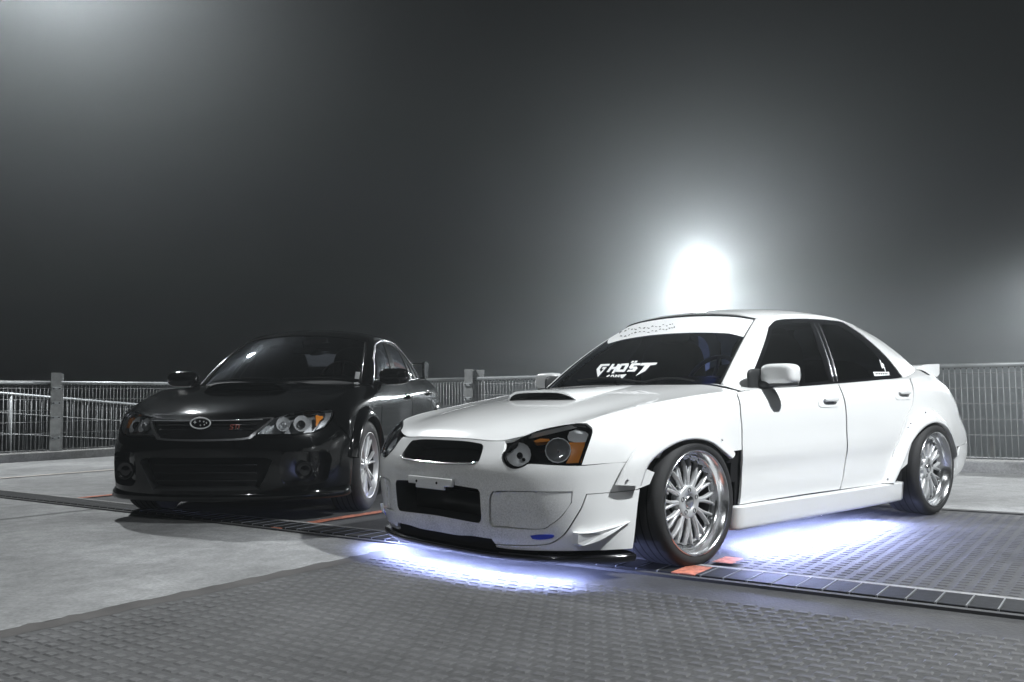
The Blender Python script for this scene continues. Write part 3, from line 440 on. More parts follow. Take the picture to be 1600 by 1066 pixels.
B_ST=[[(-.79,.0,.15),(-.84,.0,.22),(-.858,.0,.33),(-.868,.0,.44),(-.868,.0,.52),(-.86,.0,.575),(-.853,.0,.61),(-.846,.0,.64),(-.838,.0,.668)],[(-.775,.2,.15),(-.825,.2,.22),(-.843,.2,.33),(-.853,.2,.44),(-.853,.2,.52),(-.845,.2,.575),(-.835,.2,.61),(-.825,.2,.64),(-.812,.2,.67)],[(-.735,.39,.15),(-.785,.39,.22),(-.803,.39,.33),(-.813,.39,.44),(-.81,.39,.52),(-.795,.39,.572),(-.77,.39,.61),(-.745,.39,.645),(-.715,.39,.682)],[(-.685,.53,.15),(-.73,.53,.22),(-.748,.53,.33),(-.755,.53,.44),(-.75,.53,.51),(-.73,.53,.565),(-.705,.525,.61),(-.68,.515,.655),(-.652,.5,.697)],[(-.615,.66,.15),(-.65,.66,.22),(-.665,.66,.33),(-.67,.66,.44),(-.662,.655,.51),(-.645,.65,.565),(-.622,.642,.61),(-.598,.625,.66),(-.57,.6,.708)],[(-.52,.745,.15),(-.55,.75,.22),(-.56,.755,.33),(-.562,.755,.44),(-.555,.752,.515),(-.54,.748,.57),(-.525,.738,.62),(-.505,.718,.67),(-.48,.675,.716)],[(-.42,.795,.15),(-.43,.8,.22),(-.435,.808,.33),(-.438,.81,.44),(-.435,.81,.52),(-.43,.805,.58),(-.42,.795,.64),(-.41,.77,.7),(-.395,.7,.752)],[(-.32,.81,.15),(-.32,.82,.22),(-.32,.828,.33),(-.32,.83,.44),(-.32,.832,.53),(-.32,.828,.6),(-.32,.818,.67),(-.315,.785,.74),(-.31,.705,.79)],[(.0,.805,.15),(.0,.815,.22),(.0,.825,.33),(.0,.832,.44),(.0,.836,.54),(.0,.834,.63),(.0,.825,.72),(.0,.795,.8),(.0,.72,.866)],[(.36,.79,.15),(.36,.805,.22),(.36,.815,.33),(.36,.822,.44),(.36,.828,.55),(.36,.828,.65),(.36,.828,.75),(.36,.8,.83),(.36,.755,.888)],[(.9,.785,.15),(.9,.8,.22),(.9,.812,.33),(.9,.822,.44),(.9,.828,.55),(.9,.83,.66),(.9,.832,.775),(.9,.8,.85),(.9,.765,.91)],[(1.4,.785,.15),(1.4,.8,.22),(1.4,.812,.33),(1.4,.822,.44),(1.4,.828,.55),(1.4,.83,.67),(1.4,.834,.8),(1.4,.8,.87),(1.4,.762,.93)],[(1.9,.785,.16),(1.9,.8,.22),(1.9,.815,.33),(1.9,.828,.44),(1.9,.838,.56),(1.9,.842,.68),(1.9,.838,.82),(1.9,.795,.9),(1.9,.747,.952)],[(2.44,.785,.18),(2.44,.8,.24),(2.44,.82,.34),(2.44,.838,.45),(2.44,.855,.57),(2.44,.86,.69),(2.44,.835,.83),(2.44,.775,.92),(2.44,.712,.975)],[(2.85,.76,.21),(2.85,.775,.27),(2.85,.79,.36),(2.85,.8,.46),(2.85,.81,.58),(2.85,.81,.7),(2.85,.785,.83),(2.85,.72,.93),(2.85,.645,.995)],[(3.18,.67,.23),(3.22,.69,.29),(3.25,.7,.37),(3.26,.71,.47),(3.25,.71,.58),(3.22,.7,.7),(3.2,.68,.82),(3.17,.63,.92),(3.14,.565,.985)],[(3.3,.46,.235),(3.35,.47,.295),(3.38,.475,.38),(3.385,.48,.48),(3.37,.475,.59),(3.33,.47,.7),(3.3,.46,.82),(3.27,.44,.92),(3.23,.4,.985)],[(3.34,.0,.24),(3.39,.0,.3),(3.42,.0,.385),(3.425,.0,.485),(3.41,.0,.59),(3.365,.0,.7),(3.335,.0,.82),(3.3,.0,.92),(3.26,.0,.99)]]
B_GR=[[(.36,.0,.928),(.49,.001,1.04),(.626,.001,1.143),(.768,.001,1.239),(.915,.0,1.326)],[(.385,.27,.924),(.513,.267,1.034),(.646,.262,1.136),(.785,.257,1.23),(.93,.25,1.316)],[(.43,.48,.918),(.557,.468,1.025),(.689,.454,1.124),(.827,.438,1.214),(.97,.42,1.297)],[(.49,.635,.912),(.62,.614,1.013),(.754,.588,1.106),(.892,.559,1.191),(1.035,.525,1.268)],[(.62,.722,.902),(.743,.69,1.008),(.867,.65,1.107),(.993,.601,1.202),(1.12,.545,1.29)],[(1.0,.738,.912),(1.075,.704,1.019),(1.149,.662,1.121),(1.225,.61,1.219),(1.3,.55,1.312)],[(1.4,.734,.931),(1.438,.701,1.035),(1.475,.659,1.134),(1.513,.608,1.229),(1.55,.548,1.32)],[(1.9,.717,.953),(1.888,.686,1.052),(1.875,.647,1.146),(1.863,.598,1.236),(1.85,.54,1.322)],[(2.3,.69,.975),(2.251,.66,1.062),(2.201,.622,1.144),(2.151,.575,1.22),(2.1,.52,1.292)],[(2.6,.64,.995),(2.515,.616,1.071),(2.429,.585,1.141),(2.34,.546,1.205),(2.25,.5,1.262)],[(2.78,.55,1.0),(2.671,.53,1.08),(2.558,.507,1.151),(2.441,.48,1.214),(2.32,.45,1.268)],[(2.87,.3,1.005),(2.75,.289,1.088),(2.624,.277,1.162),(2.495,.264,1.227),(2.36,.25,1.284)],[(2.9,.0,1.01),(2.775,.001,1.094),(2.644,.001,1.169),(2.51,.001,1.235),(2.37,.0,1.292)]]
B_HS=[[(-.838,.0,.668),(-.812,.2,.67),(-.715,.39,.682),(-.625,.535,.702),(-.49,.665,.715)],[(-.745,.0,.722),(-.72,.2,.722),(-.63,.39,.726),(-.545,.54,.733),(-.42,.69,.745)],[(-.58,.0,.782),(-.56,.2,.78),(-.48,.39,.778),(-.41,.55,.776),(-.31,.705,.786)],[(-.35,.0,.832),(-.335,.2,.83),(-.27,.4,.826),(-.21,.56,.822),(-.14,.71,.83)],[(-.08,.0,.874),(-.065,.2,.872),(-.02,.4,.868),(.03,.57,.864),(.08,.725,.868)],[(.18,.0,.904),(.195,.2,.902),(.225,.41,.899),(.26,.575,.894),(.29,.735,.882)],[(.35,.0,.924),(.37,.21,.922),(.41,.42,.917),(.45,.585,.911),(.45,.715,.898)]]

def shrink(L, k, c=None):
    L = np.array(L); c = L.mean(0); return [tuple(c + (p - c) * k) for p in L]
# ------------------------------------------------------------------ wheels
def make_wheel(kind, R_, rl, width):
    """list of (name, V, F, material) with the hub at the origin, outside face towards +y"""
    out = []
    tyre = [(rl - .004, -.010), (rl + .004, .000), (rl + (R_ - rl) * .45, .004), (R_ - .016, -.004), (R_ - .005, -.016), (R_, -.034), (R_ + .001, -.07), (R_ + .001, -width + .07), (R_, -width + .034), (R_ - .010, -width + .012), (rl, -width)]
    V, F = lathe(spl(np.array([(a, b, 0) for a, b in tyre]), 34)[:, :2], 72); parts = [(V, F)]
    for y in np.linspace(-.055, -width + .055, 4):       # circumferential tread grooves
        parts.append(lathe([(R_ + .0016, y - .004), (R_ + .0016, y + .004)], 72))
    out.append(('tyre', *merge(*parts[:1]), 'rubber'))
    out.append(('tread_groove', *merge(*parts[1:]), 'matte_black'))
    if kind == 'mesh':
        fr = rl - .042; fy = -.060
        lip = [(rl - .001, -.012), (rl + .001, -.003), (rl - .001, .003), (rl - .006, .003), (rl - .010, -.004), (rl - .016, -.014), (rl - .022, -.040), (rl - .027, fy + .002), (fr + .006, fy), (fr - .006, fy), (fr - .012, fy - .012)]
        out.append(('rim', *lathe(lip, 80), 'polished'))
        out.append(('rim_barrel', *lathe([(fr - .010, fy - .008), (fr - .006, fy - .05), (fr - .004, -width + .01)], 48), 'dark_metal'))
        for k in range(20):
            a = 2 * math.pi * (k + .5) / 20; c_, s_ = math.cos(a), math.sin(a)
            V, F = lathe([(0, .006), (.0028, .006), (.0042, .003), (.0042, -.002)], 8); V = V + np.array([(fr + .007) * c_, fy, (fr + .007) * s_]); out.append(('rim_bolt', V, F, 'chrome'))
        n = 12; hub_r = .078; hy = -.050
        for k in range(n):
            for sgn in (-1, 1):
                a0 = 2 * math.pi * k / n; a1 = a0 + sgn * R(7.2); am = a0 + sgn * R(3.4)
                def pt(r, a, y): return np.array([r * math.cos(a), y, r * math.sin(a)])
                path = spl([pt(hub_r - .012, a0 + sgn * R(3.0), hy - .004), pt(hub_r + .022, a0 + sgn * R(2.2), hy - .002), pt(hub_r + .048, a0 + sgn * R(3.2), hy - .001), pt(fr - .035, a0 + sgn * R(5.8), hy - .002), pt(fr - .002, a1, fy + .002)], 9)
                T = np.gradient(path, axis=0); T /= np.linalg.norm(T, axis=1)[:, None]; B = np.cross(T, np.array([0, 1., 0])); B /= np.linalg.norm(B, axis=1)[:, None]
                wv = np.linspace(.0074, .0054, 9)[:, None]; up = np.array([0, 1., 0])
                sec = [path - B * wv * 1.25 - up * .018, path - B * wv + up * .0, path - B * wv * .55 + up * .0035, path + B * wv * .55 + up * .0035, path + B * wv + up * .0, path + B * wv * 1.25 - up * .018]
                out.append(('spoke', *grid(np.stack(sec, 1)), 'alloy'))
        out.append(('hub', *lathe([(0, hy - .004), (.034, hy - .004), (.038, hy + .004), (.070, hy + .004), (.078, hy - .002), (.082, hy - .04)], 40), 'alloy'))
        out.append(('hub_cap', *lathe([(0, hy + .010), (.022, hy + .010), (.029, hy + .006), (.031, hy - .002)], 32), 'polished'))
        for k in range(5):
            a = 2 * math.pi * k / 5 + .35; V, F = lathe([(0, hy + .001), (.0085, hy + .001), (.0085, hy + .0065), (.0100, hy + .0068), (.0105, hy + .0045)], 14)
            out.append(('lug_nut', V + np.array([.054 * math.cos(a), 0, .054 * math.sin(a)]), F, 'decal_black'))
        dy = -.125
    else:
        fr = rl - .014; fy = -.022
        lip = [(rl - .001, -.010), (rl, 0), (rl - .004, .002), (rl - .008, -.004), (fr, fy + .004), (fr - .006, fy - .012)]
        out.append(('rim', *lathe(lip, 72), 'alloy'))
        out.append(('rim_barrel', *lathe([(fr - .004, fy - .010), (fr - .010, fy - .05), (fr - .014, -width + .01)], 48), 'dark_metal'))
        n = 7; hub_r = .05; hy = -.030
        for k in range(n):
            for sgn in (-1, 1):
                a0 = 2 * math.pi * k / n + .2; a1 = a0 + sgn * R(9.5)
                def pt(r, a, y): return np.array([r * math.cos(a), y, r * math.sin(a)])
                path = spl([pt(hub_r - .01, a0 + sgn * R(6), hy), pt((hub_r + fr) / 2, a0 + sgn * R(7), hy + .006), pt(fr - .001, a1, fy)], 8)
                T = np.gradient(path, axis=0); T /= np.linalg.norm(T, axis=1)[:, None]; B = np.cross(T, np.array([0, 1., 0])); B /= np.linalg.norm(B, axis=1)[:, None]
                wv = .0075; up = np.array([0, 1., 0])
                sec = [path - B * wv * 1.3 - up * .02, path - B * wv, path + B * wv, path + B * wv * 1.3 - up * .02]
                out.append(('spoke', *grid(np.stack(sec, 1)), 'alloy'))
        out.append(('hub', *lathe([(0, hy + .006), (.026, hy + .006), (.030, hy + .002), (.058, hy + .001), (.062, hy - .02)], 40), 'alloy'))
        for k in range(5):
            a = 2 * math.pi * k / 5; V, F = lathe([(0, hy + .003), (.008, hy + .003), (.009, hy - .002)], 12)
            out.append(('lug_nut', V + np.array([.043 * math.cos(a), 0, .043 * math.sin(a)]), F, 'decal_black'))
        dy = -.10
    out.append(('brake_disc', *lathe([(.07, dy + .004), (.075, dy), (rl * .72, dy), (rl * .73, dy - .02)], 48), 'alloy_dull'))
    out.append(('brake_caliper', *box((rl * .42, dy - .005, rl * .38), (.10, .07, .13), Matrix.Rotation(R(-40), 3, 'Y'), .012), 'dark_metal'))
    return out
WCACHE = {}
def put_wheel(car, kind, R_, rl, width, x, y, camber=0.):
    side = 1 if y > 0 else -1
    key = (kind, side)
    if key not in WCACHE:
        L = []
        for n, V, F, m in make_wheel(kind, R_, rl, width):
            V = np.asarray(V) * np.array([1, side, 1.])
            o = mobj(n, V, F if side > 0 else [tuple(reversed(f)) for f in F], m, None, True, True); L.append((o.name.split('.')[0], o.data)); bpy.data.objects.remove(o)
        WCACHE[key] = L
    e = empty('wheel', car, (x, -y, R_)); e.rotation_euler = (R(camber) * -side * -1, 0, 0)
    for n, me in WCACHE[key]:
        link(bpy.data.objects.new(n, me), e)
    return e

# ------------------------------------------------------------------ generic car body
def coons(a, b, l, r):
    """a: front edge (n), b: rear edge (n), l: left edge (m) a[0]->b[0], r: a[-1]->b[-1]"""
    n, m = len(a), len(l); u = np.linspace(0, 1, n)[None, :, None]; v = np.linspace(0, 1, m)[:, None, None]
    P = (1 - v) * a[None] + v * b[None] + (1 - u) * l[:, None] + u * r[:, None]
    return P - ((1 - u) * (1 - v) * a[0] + u * (1 - v) * a[-1] + (1 - u) * v * b[0] + u * v * b[-1])
def mid(curve): return np.concatenate([curve[::-1] * np.array([1, -1, 1.]), curve[1:]])
class Car:
    def __init__(self, name, ST, GR, HS, O, psi, loc, paint, glass, side_glass):
        self.root = empty(name, None, loc, psi); self.S = Surf(ST); self.G = Surf(GR); self.O = O; self.paint = paint
        self.GR = np.array(GR); self.ST = np.array(ST)
        H = np.array(HS); rx = self.S(np.linspace(4.5, 9.4, 300), np.full(300, 8.)); 
        for k in range(1, len(H)): x = H[k, -1, 0]; H[k, -1, 1] = np.interp(x, rx[:, 0], rx[:, 1]) - .003; H[k, -1, 2] = np.interp(x, rx[:, 0], rx[:, 2]) - .001
        full = np.concatenate([H[:, ::-1] * np.array([1, -1, 1.]), H[:, 1:]], 1)
        self.H = Surf(full, False, False); self.glass = glass; self.side_glass = side_glass
    def add(self, name, vf, mat, parent=None, smooth=True):
        return mobj(name, vf[0], vf[1], mat, parent or self.root, smooth, True)
    def pair(self, name, vf, mat, smooth=True):
        return self.add(name, vf, mat, None, smooth), self.add(name, mirror(vf), mat, None, smooth)
    def half(self, n): return both(self.O[n])
    def common(self, arch_r, wz):
        S, G, O, p = self.S, self.G, self.O, self.paint
        # hood
        u, v = np.meshgrid(np.linspace(0, self.H.ns - 1, 60), np.linspace(0, self.H.nr - 1, 64), indexing='ij')
        P = self.H(u, v); V, F = grid(P)
        rim = np.concatenate([P[0], P[1:, -1], P[-1, -2::-1], P[-2:0:-1, 0]]); lowr = rim - np.array([0, 0, .016]) + np.array([.012, 0, 0]) * 1.
        self.hood = self.add('hood', merge((V, F), grid(np.stack([rim, lowr], 1), closed_u=True)), p)
        self.pair('front_fender', panel(S, O['fender']), p)
        for n in ('front_door', 'rear_door'): setattr(self, n, self.pair(n, panel(S, O[n]), p))
        self.pair('rear_quarter', panel(S, O['quarter']), p)
        self.add('rear_bumper', panel(S, [(a, b) for a, b in O['rear_bumper_half']]), p); self.add('rear_bumper', mirror(panel(S, O['rear_bumper_half'])), p)
        vf = panel(S, O['trunk_half'], flange=0); self.add('trunk_lid', merge(vf, mirror(vf)), p)
        self.pair('tail_light', panel(S, O['tail_light']), 'tail_red')
        # greenhouse
        self.pair('roof_side_frame', panel(G, O['side_frame'], [O['dlo']]), p)
        f = panel(G, O['dlo'], [O['pane_front'], O['pane_rear']] + ([O['pane_q']] if 'pane_q' in O else []), off=-.004, step=.02, flange=.008); self.dlo = self.pair('window_trim', f, 'black_gloss')
        for n in ('pane_front', 'pane_rear', 'pane_q'):
            if n in O: self.pair('side_window', panel(G, O[n], off=-.009, flange=0), self.side_glass)
        ws = [(s_, .03) for s_ in np.linspace(-2.93, 2.93, 13)] + [(2.93, 1.), (2.93, 2.), (2.93, 3.)] + [(s_, 3.95) for s_ in np.linspace(2.93, -2.93, 13)] + [(-2.93, 3.), (-2.93, 2.), (-2.93, 1.)]
        self.windscreen = self.add('windscreen', panel(G, ws, off=-.002, step=.04, flange=0), self.glass)
        fr = [(s_, .03) for s_ in np.linspace(-2.93, 2.93, 13)]
        e = [G(np.linspace(2.94, 2.94, 20), np.linspace(0, 3.94, 20)), G(np.linspace(2.94, -2.94, 40), np.full(40, 3.95)), G(np.full(20, -2.94), np.linspace(3.94, 0, 20))]
        self.gasket = self.add('windscreen_gasket', tube(np.concatenate(e) , .0065, 6), 'matte_black')
        rg = [(s_, .05) for s_ in np.linspace(9.9, 12, 6)] + [(12, 2), (12, 3.9)] + [(s_, 3.92) for s_ in np.linspace(11.8, 9.75, 6)] + [(9.8, 3), (9.82, 2), (9.87, 1)]
        vf = panel(G, rg, off=-.002, step=.05, flange=0); self.add('rear_window', merge(vf, mirror(vf)), self.side_glass)
        # roof
        q = lambda a, b, n: G(np.linspace(a, b, n), np.full(n, 4.))
        fr = mid(q(0, 3, 14)); rr = mid(q(12, 9.75, 14)); l = q(3, 9.75, 40)
        P = coons(fr, rr, l * np.array([1, -1, 1.]), l)
        u = np.linspace(-1, 1, P.shape[1])[None, :]; v = np.linspace(0, 1, P.shape[0])[:, None]
        P[..., 2] += self.crown * (1 - u ** 2) * (4 * v * (1 - v)) ** 1.0 + .006 * (1 - np.abs(u) ** 8)
        V, F = grid(P); e = np.concatenate([P[0], P[1:, -1], P[-1, -2::-1], P[-2:0:-1, 0]])
        self.add('roof', merge((V, F), grid(np.stack([e, e - np.array([0, 0, .02])], 1), closed_u=True)), p)
        # rear deck
        a = mid(G(np.linspace(12, 9.6, 16), np.full(16, 0.))); b = mid(S(np.linspace(17, 14.2, 16), np.full(16, 8.)))
        l = spl([a[-1], (a[-1] + b[-1]) / 2 + np.array([0, 0, .012]), b[-1]], 12)
        P = coons(a, b, l * np.array([1, -1, 1.]), l); self.add('boot_deck', grid(P), p)
        # shoulder between belt line and glass
        xs = np.linspace(.50, 2.99, 60); sa = np.interp(xs, S(np.linspace(8, 15, 300), np.full(300, 8.))[:, 0], np.linspace(8, 15, 300)); ga = np.interp(xs, G(np.linspace(2.5, 10.4, 400), np.full(400, .0))[:, 0], np.linspace(2.5, 10.4, 400))
        A_ = S(sa, np.full(60, 8.)) - np.array([0, .001, .002]); B_ = G(ga, np.full(60, .03)); M_ = (A_ + B_) / 2 + np.array([0, .004, .004]); self.pair('shoulder', grid(np.stack([A_, M_, B_], 1)), p)
        e = G(np.full(24, 3.05), np.linspace(0, 3.97, 24)); self.pair('pillar_moulding', tube(e - np.array([.004, 0, 0]), .010, 8), p)
        # cowl between hood and screen
        a = mid(self.H(np.full(20, self.H.ns - 1.), np.linspace((self.H.nr - 1) / 2, self.H.nr - 1, 20))) + np.array([-.02, 0, -.012])
        b = mid(G(np.linspace(0, 3.6, 20), np.full(20, 0.))) + np.array([.012, 0, -.004]); self.add('cowl', grid(np.stack([a, b])), 'black_plastic')
        # dark lining behind the gaps, floor, wheel houses
        s_, v_ = np.meshgrid(np.linspace(7.9, 14.8, 90), np.linspace(.2, 7.9, 24), indexing='ij'); n = S.normal(s_, v_); Q = S(s_, v_) - n * .022
        V, F = grid(Q); keep = []
        for f in F:
            m = V[list(f)].mean(0)
            if min(math.hypot(m[0] - x, m[2] - wz) for x in (0, self.wb)) > arch_r + .03: keep.append(f)
        self.pair('inner_panel', (V, keep), 'matte_black')
        self.add('floor_pan', merge(box((1.25, 0, self.floor_z + .021), (3.5, 1.16, .04)), box((1.26, 0, self.floor_z + .018), (1.66, 1.60 if self.wb > 2.5 else 1.5, .03))), 'matte_black')
        self.add('firewall', box((.30, 0, self.belt - .33), (.03, 1.30, .50)), 'matte_black')
        for x in (0, self.wb):
            vf = merge(lathe([(arch_r + .03, .80), (arch_r + .03, .50), (.05, .50)], 30, a0=R(-25), a1=R(205), origin=(x, 0, wz)))
            self.pair('wheel_housing', vf, 'matte_black')
        # cabin
        i = self.belt
        self.add('dashboard', merge(superell((.62, 0, i - .03), (.30, .64, .085), .6, .4), superell((.66, .36, i + .02), (.16, .19, .075), .7, .7)), 'interior')
        for y in (.36, -.36):
            self.add('front_seat', merge(superell((1.42, y, i + .02), (.10, .24, .34), .5, .6), superell((1.46, y, i + .30), (.055, .13, .10), .5, .6), superell((1.15, y, i - .30), (.28, .25, .09), .5, .5)), 'interior')
        self.add('rear_seat', superell((2.15, 0, i - .02), (.12, .62, .24), .4, .3), 'interior')
        T = Matrix.Rotation(R(-62), 3, 'Y'); th = np.linspace(0, 2 * math.pi, 40, endpoint=False); ring = np.stack([.175 * np.cos(th), .175 * np.sin(th), 0 * th], -1) @ np.array(T).T + np.array([.86, .36, i + .055])
        P = []
        for k in range(40):
            t = ring[(k + 1) % 40] - ring[k - 1]; t /= np.linalg.norm(t); a_ = np.cross(t, np.array(T)[:, 2]); b_ = np.array(T)[:, 2]
            P.append([ring[k] + .013 * (a_ * math.cos(z) + b_ * math.sin(z)) for z in np.linspace(0, 2 * math.pi, 8, endpoint=False)])
        self.add('steering_wheel', merge(grid(np.array(P), True, True), tube([ring[0], ring[20]], .012, 6), superell((.87, .36, i + .05), (.03, .06, .05))), 'wheel_grip')
        self.add('cabin_mirror', merge(superell((1.0, 0, self.roofz - .11), (.015, .11, .03), .6, .5), tube([(1.0, 0, self.roofz - .10), (.97, 0, self.roofz - .03)], .008, 6)), 'interior')
    def flare(self, name, outer, inner, ret=.05, bulge=.009, n=48, mat=None, rows=9):
        a = spl(outer, n); b = spl(inner, n); t = np.linspace(0, 1, rows)[None, :, None]
        P = a[:, None] * (1 - t) + b[:, None] * t; P[..., 1] += (bulge * np.sin(np.linspace(0, 1, rows) * math.pi) ** .8)[None] + 0 * P[..., 1]
        back = P[:, -1:] + np.array([0, -ret, 0]); start = P[:, :1] + np.array([0, -.012, 0])
        vf = grid(np.concatenate([start, P, back], 1)); return self.pair(name, vf, mat or self.paint)

def arch_pts(cx, cz, r, a0, a1, n, y):
    t = np.radians(np.linspace(a0, a1, n)); return np.stack([cx + r * np.cos(t), np.broadcast_to(y, t.shape), cz + r * np.sin(t)], -1)

# ================================================================== the deck
TH = R(54.65); AX = np.array([-math.sin(TH), math.cos(TH), 0]); BX = np.array([math.cos(TH), math.sin(TH), 0])
def ab(a, b, z=0.): return a * AX + b * BX + np.array([0, 0, z])
def sheet(name, a0, a1, b0, b1, z, mat, parent=None):
    return mobj(name, [ab(a0, b0, z), ab(a0, b1, z), ab(a1, b1, z), ab(a1, b0, z)], [(0, 3, 2, 1)], mat, parent, False)
def slab(name, a0, a1, b0, b1, z0, z1, mat, parent=None, bev=0.):
    V, F = box(((a0 + a1) / 2, (b0 + b1) / 2, (z0 + z1) / 2), (a1 - a0, b1 - b0, z1 - z0), None, bev)
    V = np.array([ab(*p) for p in V]); return mobj(name, V, [tuple(reversed(f)) for f in F], mat, parent, False)
tag(mobj('terrain', [(-300, -300, -14), (300, -300, -14), (300, 300, -14), (-300, 300, -14)], [(0, 1, 2, 3)], 'terrain', None, False), kind='structure')
deck = tag(slab('deck', -12, 12.55, -9, 10.1, -.6, 0, 'concrete_dark'), kind='structure')
conc = tag(sheet('concrete_pavement', 3.24, 12.14, -9, 3.555, .004, 'concrete_light'), kind='structure')
tag(sheet('concrete_bay', 7.16, 12.14, 3.86, 9.74, .004, 'concrete_light'), kind='structure')
tag(sheet('parking_bay', 1.66, 7.16, 3.86, 6.56, .004, 'asphalt'), kind='structure')
tag(sheet('concrete_margin', -12, 7.155, 6.66, 9.74, .004, 'concrete_light'), kind='structure')
for args in ((6.265, 6.285, -2, 3.555, .008), (9.2, 9.215, -2, 3.555, .008)): tag(sheet('expansion_joint', *args, 'joint'), kind='structure')
rg_ = random.Random(9); bb_ = np.linspace(-4, 3.55, 160)
tag(mobj('pavement_edge_strip', *grid(np.array([[ab(3.150 + rg_.uniform(-.010, .010), b, .0008), ab(3.236 + rg_.uniform(-.012, .020), b, .0055)] for b in bb_])), 'edge_strip', None, False), kind='structure')
tag(sheet('far_joint', -12, 7.16, 6.575, 6.655, .006, 'joint'), kind='structure')
def paint_strip(a0, a1, b0, b1, z, mat, seed, label, n=60):
    rg = random.Random(seed); L = []; Rr = []
    for i in range(n + 1):
        b = b0 + (b1 - b0) * i / n; L.append(ab(a0 + rg.uniform(-.008, .008), b, z)); Rr.append(ab(a1 + rg.uniform(-.008, .008), b, z))
    o = mobj('bay_line', *grid(np.stack([L, Rr], 1)), mat, None, False)
    return tag(o, label, 'paint line', 'painted bay lines')
paint_strip(4.28, 4.37, 3.575, 8.6, .0115, 'orange_paint', 1, 'orange bay line between the black car and the white car')
paint_strip(7.03, 7.12, 3.63, 8.6, .0115, 'orange_paint', 2, 'orange bay line on the far left of the black car')
paint_strip(1.565, 1.66, 3.93, 4.09, .0165, 'orange_paint', 3, 'worn orange paint patch behind the white car front tyre', 14)
paint_strip(9.64, 9.72, 3.9, 9.7, .0115, 'pale_paint', 4, 'pale faded line on concrete near the left fence')
# drain channel with grating plates
drain = tag(sheet('drain_channel', -8, 11.9, 3.558, 3.855, .0055, 'joint'), kind='structure')
plate_me = None
for i in range(-22, 105):
    a = .45 + i * .103
    if plate_me is None:
        bm = bmesh.new(); bmesh.ops.create_cube(bm, size=1)
        for v in bm.verts: v.co = Vector((v.co.x * .094, v.co.y * .205, v.co.z * .010))
        bmesh.ops.bevel(bm, geom=[e for e in bm.edges], offset=.002, segments=1, affect='EDGES')
        plate_me = bpy.data.meshes.new('drain_plate'); bm.to_mesh(plate_me); bm.free(); plate_me.materials.append(MT['grate'])
    o = bpy.data.objects.new('drain_plate', plate_me); link(o, drain); p = ab(a + .0515, 3.715, .010); o.location = p; o.rotation_euler = (0, 0, TH + math.pi / 2)
    if i == -22: bar_me = mobj('drain_bar', *box((0, 0, 0), (.005, .205, .0105)), 'grate_edge', drain, False); bar_me.location = ab(a, 3.715, .011); bar_me.rotation_euler = (0, 0, TH + math.pi / 2)
    else: b_ = bpy.data.objects.new('drain_bar', bar_me.data); link(b_, drain); b_.location = ab(a, 3.715, .011); b_.rotation_euler = (0, 0, TH + math.pi / 2)
slab('drain_frame', -8, 11.9, 3.822, 3.856, .0, .0145, 'kerb_concrete', drain); slab('drain_frame', -8, 11.9, 3.558, 3.590, .0, .0125, 'joint', drain)
slab('orange_mark', 1.605, 1.715, 3.605, 3.80, .012, .0165, 'orange_paint', drain)
# raised tread of small cast pads
def tread(name, a0, a1, b0, b1, pa, pb, la, lb, h, stag, mat, z0):
    A_, B_ = np.meshgrid(np.arange(a0, a1, pa), np.arange(b0, b1, pb), indexing='ij')
    A_ = A_ + stag * pa * (np.arange(A_.shape[1]) % 2)[None]
    rg = np.random.RandomState(5); A_ = A_ + rg.uniform(-.0018, .0018, A_.shape); hh = h * rg.uniform(.7, 1.1, A_.shape)
    c = np.stack([A_, B_], -1).reshape(-1, 2); hh = hh.ravel()
    bx = np.array([(-la, -lb), (la, -lb), (la, lb), (-la, lb)]) / 2; tx = bx * np.array([.74, .62])
    V = np.concatenate([np.concatenate([c[:, None] + bx[None], np.full((len(c), 4, 1), z0)], -1), np.concatenate([c[:, None] + tx[None], np.broadcast_to((z0 + hh)[:, None, None], (len(c), 4, 1))], -1)], 1)
    W_ = V[..., :1] * AX + V[..., 1:2] * BX; W_[..., 2] = V[..., 2]
    base = (np.arange(len(c)) * 8)[:, None, None]; q = np.array([(4, 7, 6, 5), (0, 4, 5, 1), (1, 5, 6, 2), (2, 6, 7, 3), (3, 7, 4, 0)])[None]
    F = (base + q).reshape(-1, 4)
    me = bpy.data.meshes.new(name); me.from_pydata(W_.reshape(-1, 3).tolist(), [], F.tolist()); me.materials.append(MT[mat])
    o = bpy.data.objects.new(name, me); link(o, deck); o['kind'] = 'stuff'; return o
tread('tread_pads', -2.6, 3.11, .9, 3.30, .066, .056, .050, .036, .0042, .5, 'tread_lit', -.0005)
tread('tread_pads', -2.6, 1.60, 3.90, 6.54, .066, .058, .044, .028, .0032, 0, 'concrete_dark', -.0005)
# kerbs under the fences
tag(slab('kerb', -12, 12.56, 9.76, 10.06, -.01, .12, 'kerb_concrete', None, .012), 'long concrete kerb under the rear wire fence', 'kerb')
tag(slab('kerb', 12.15, 12.45, -9, 9.757, -.01, .12, 'kerb_concrete', None, .012), 'concrete kerb under the left wire fence', 'kerb')
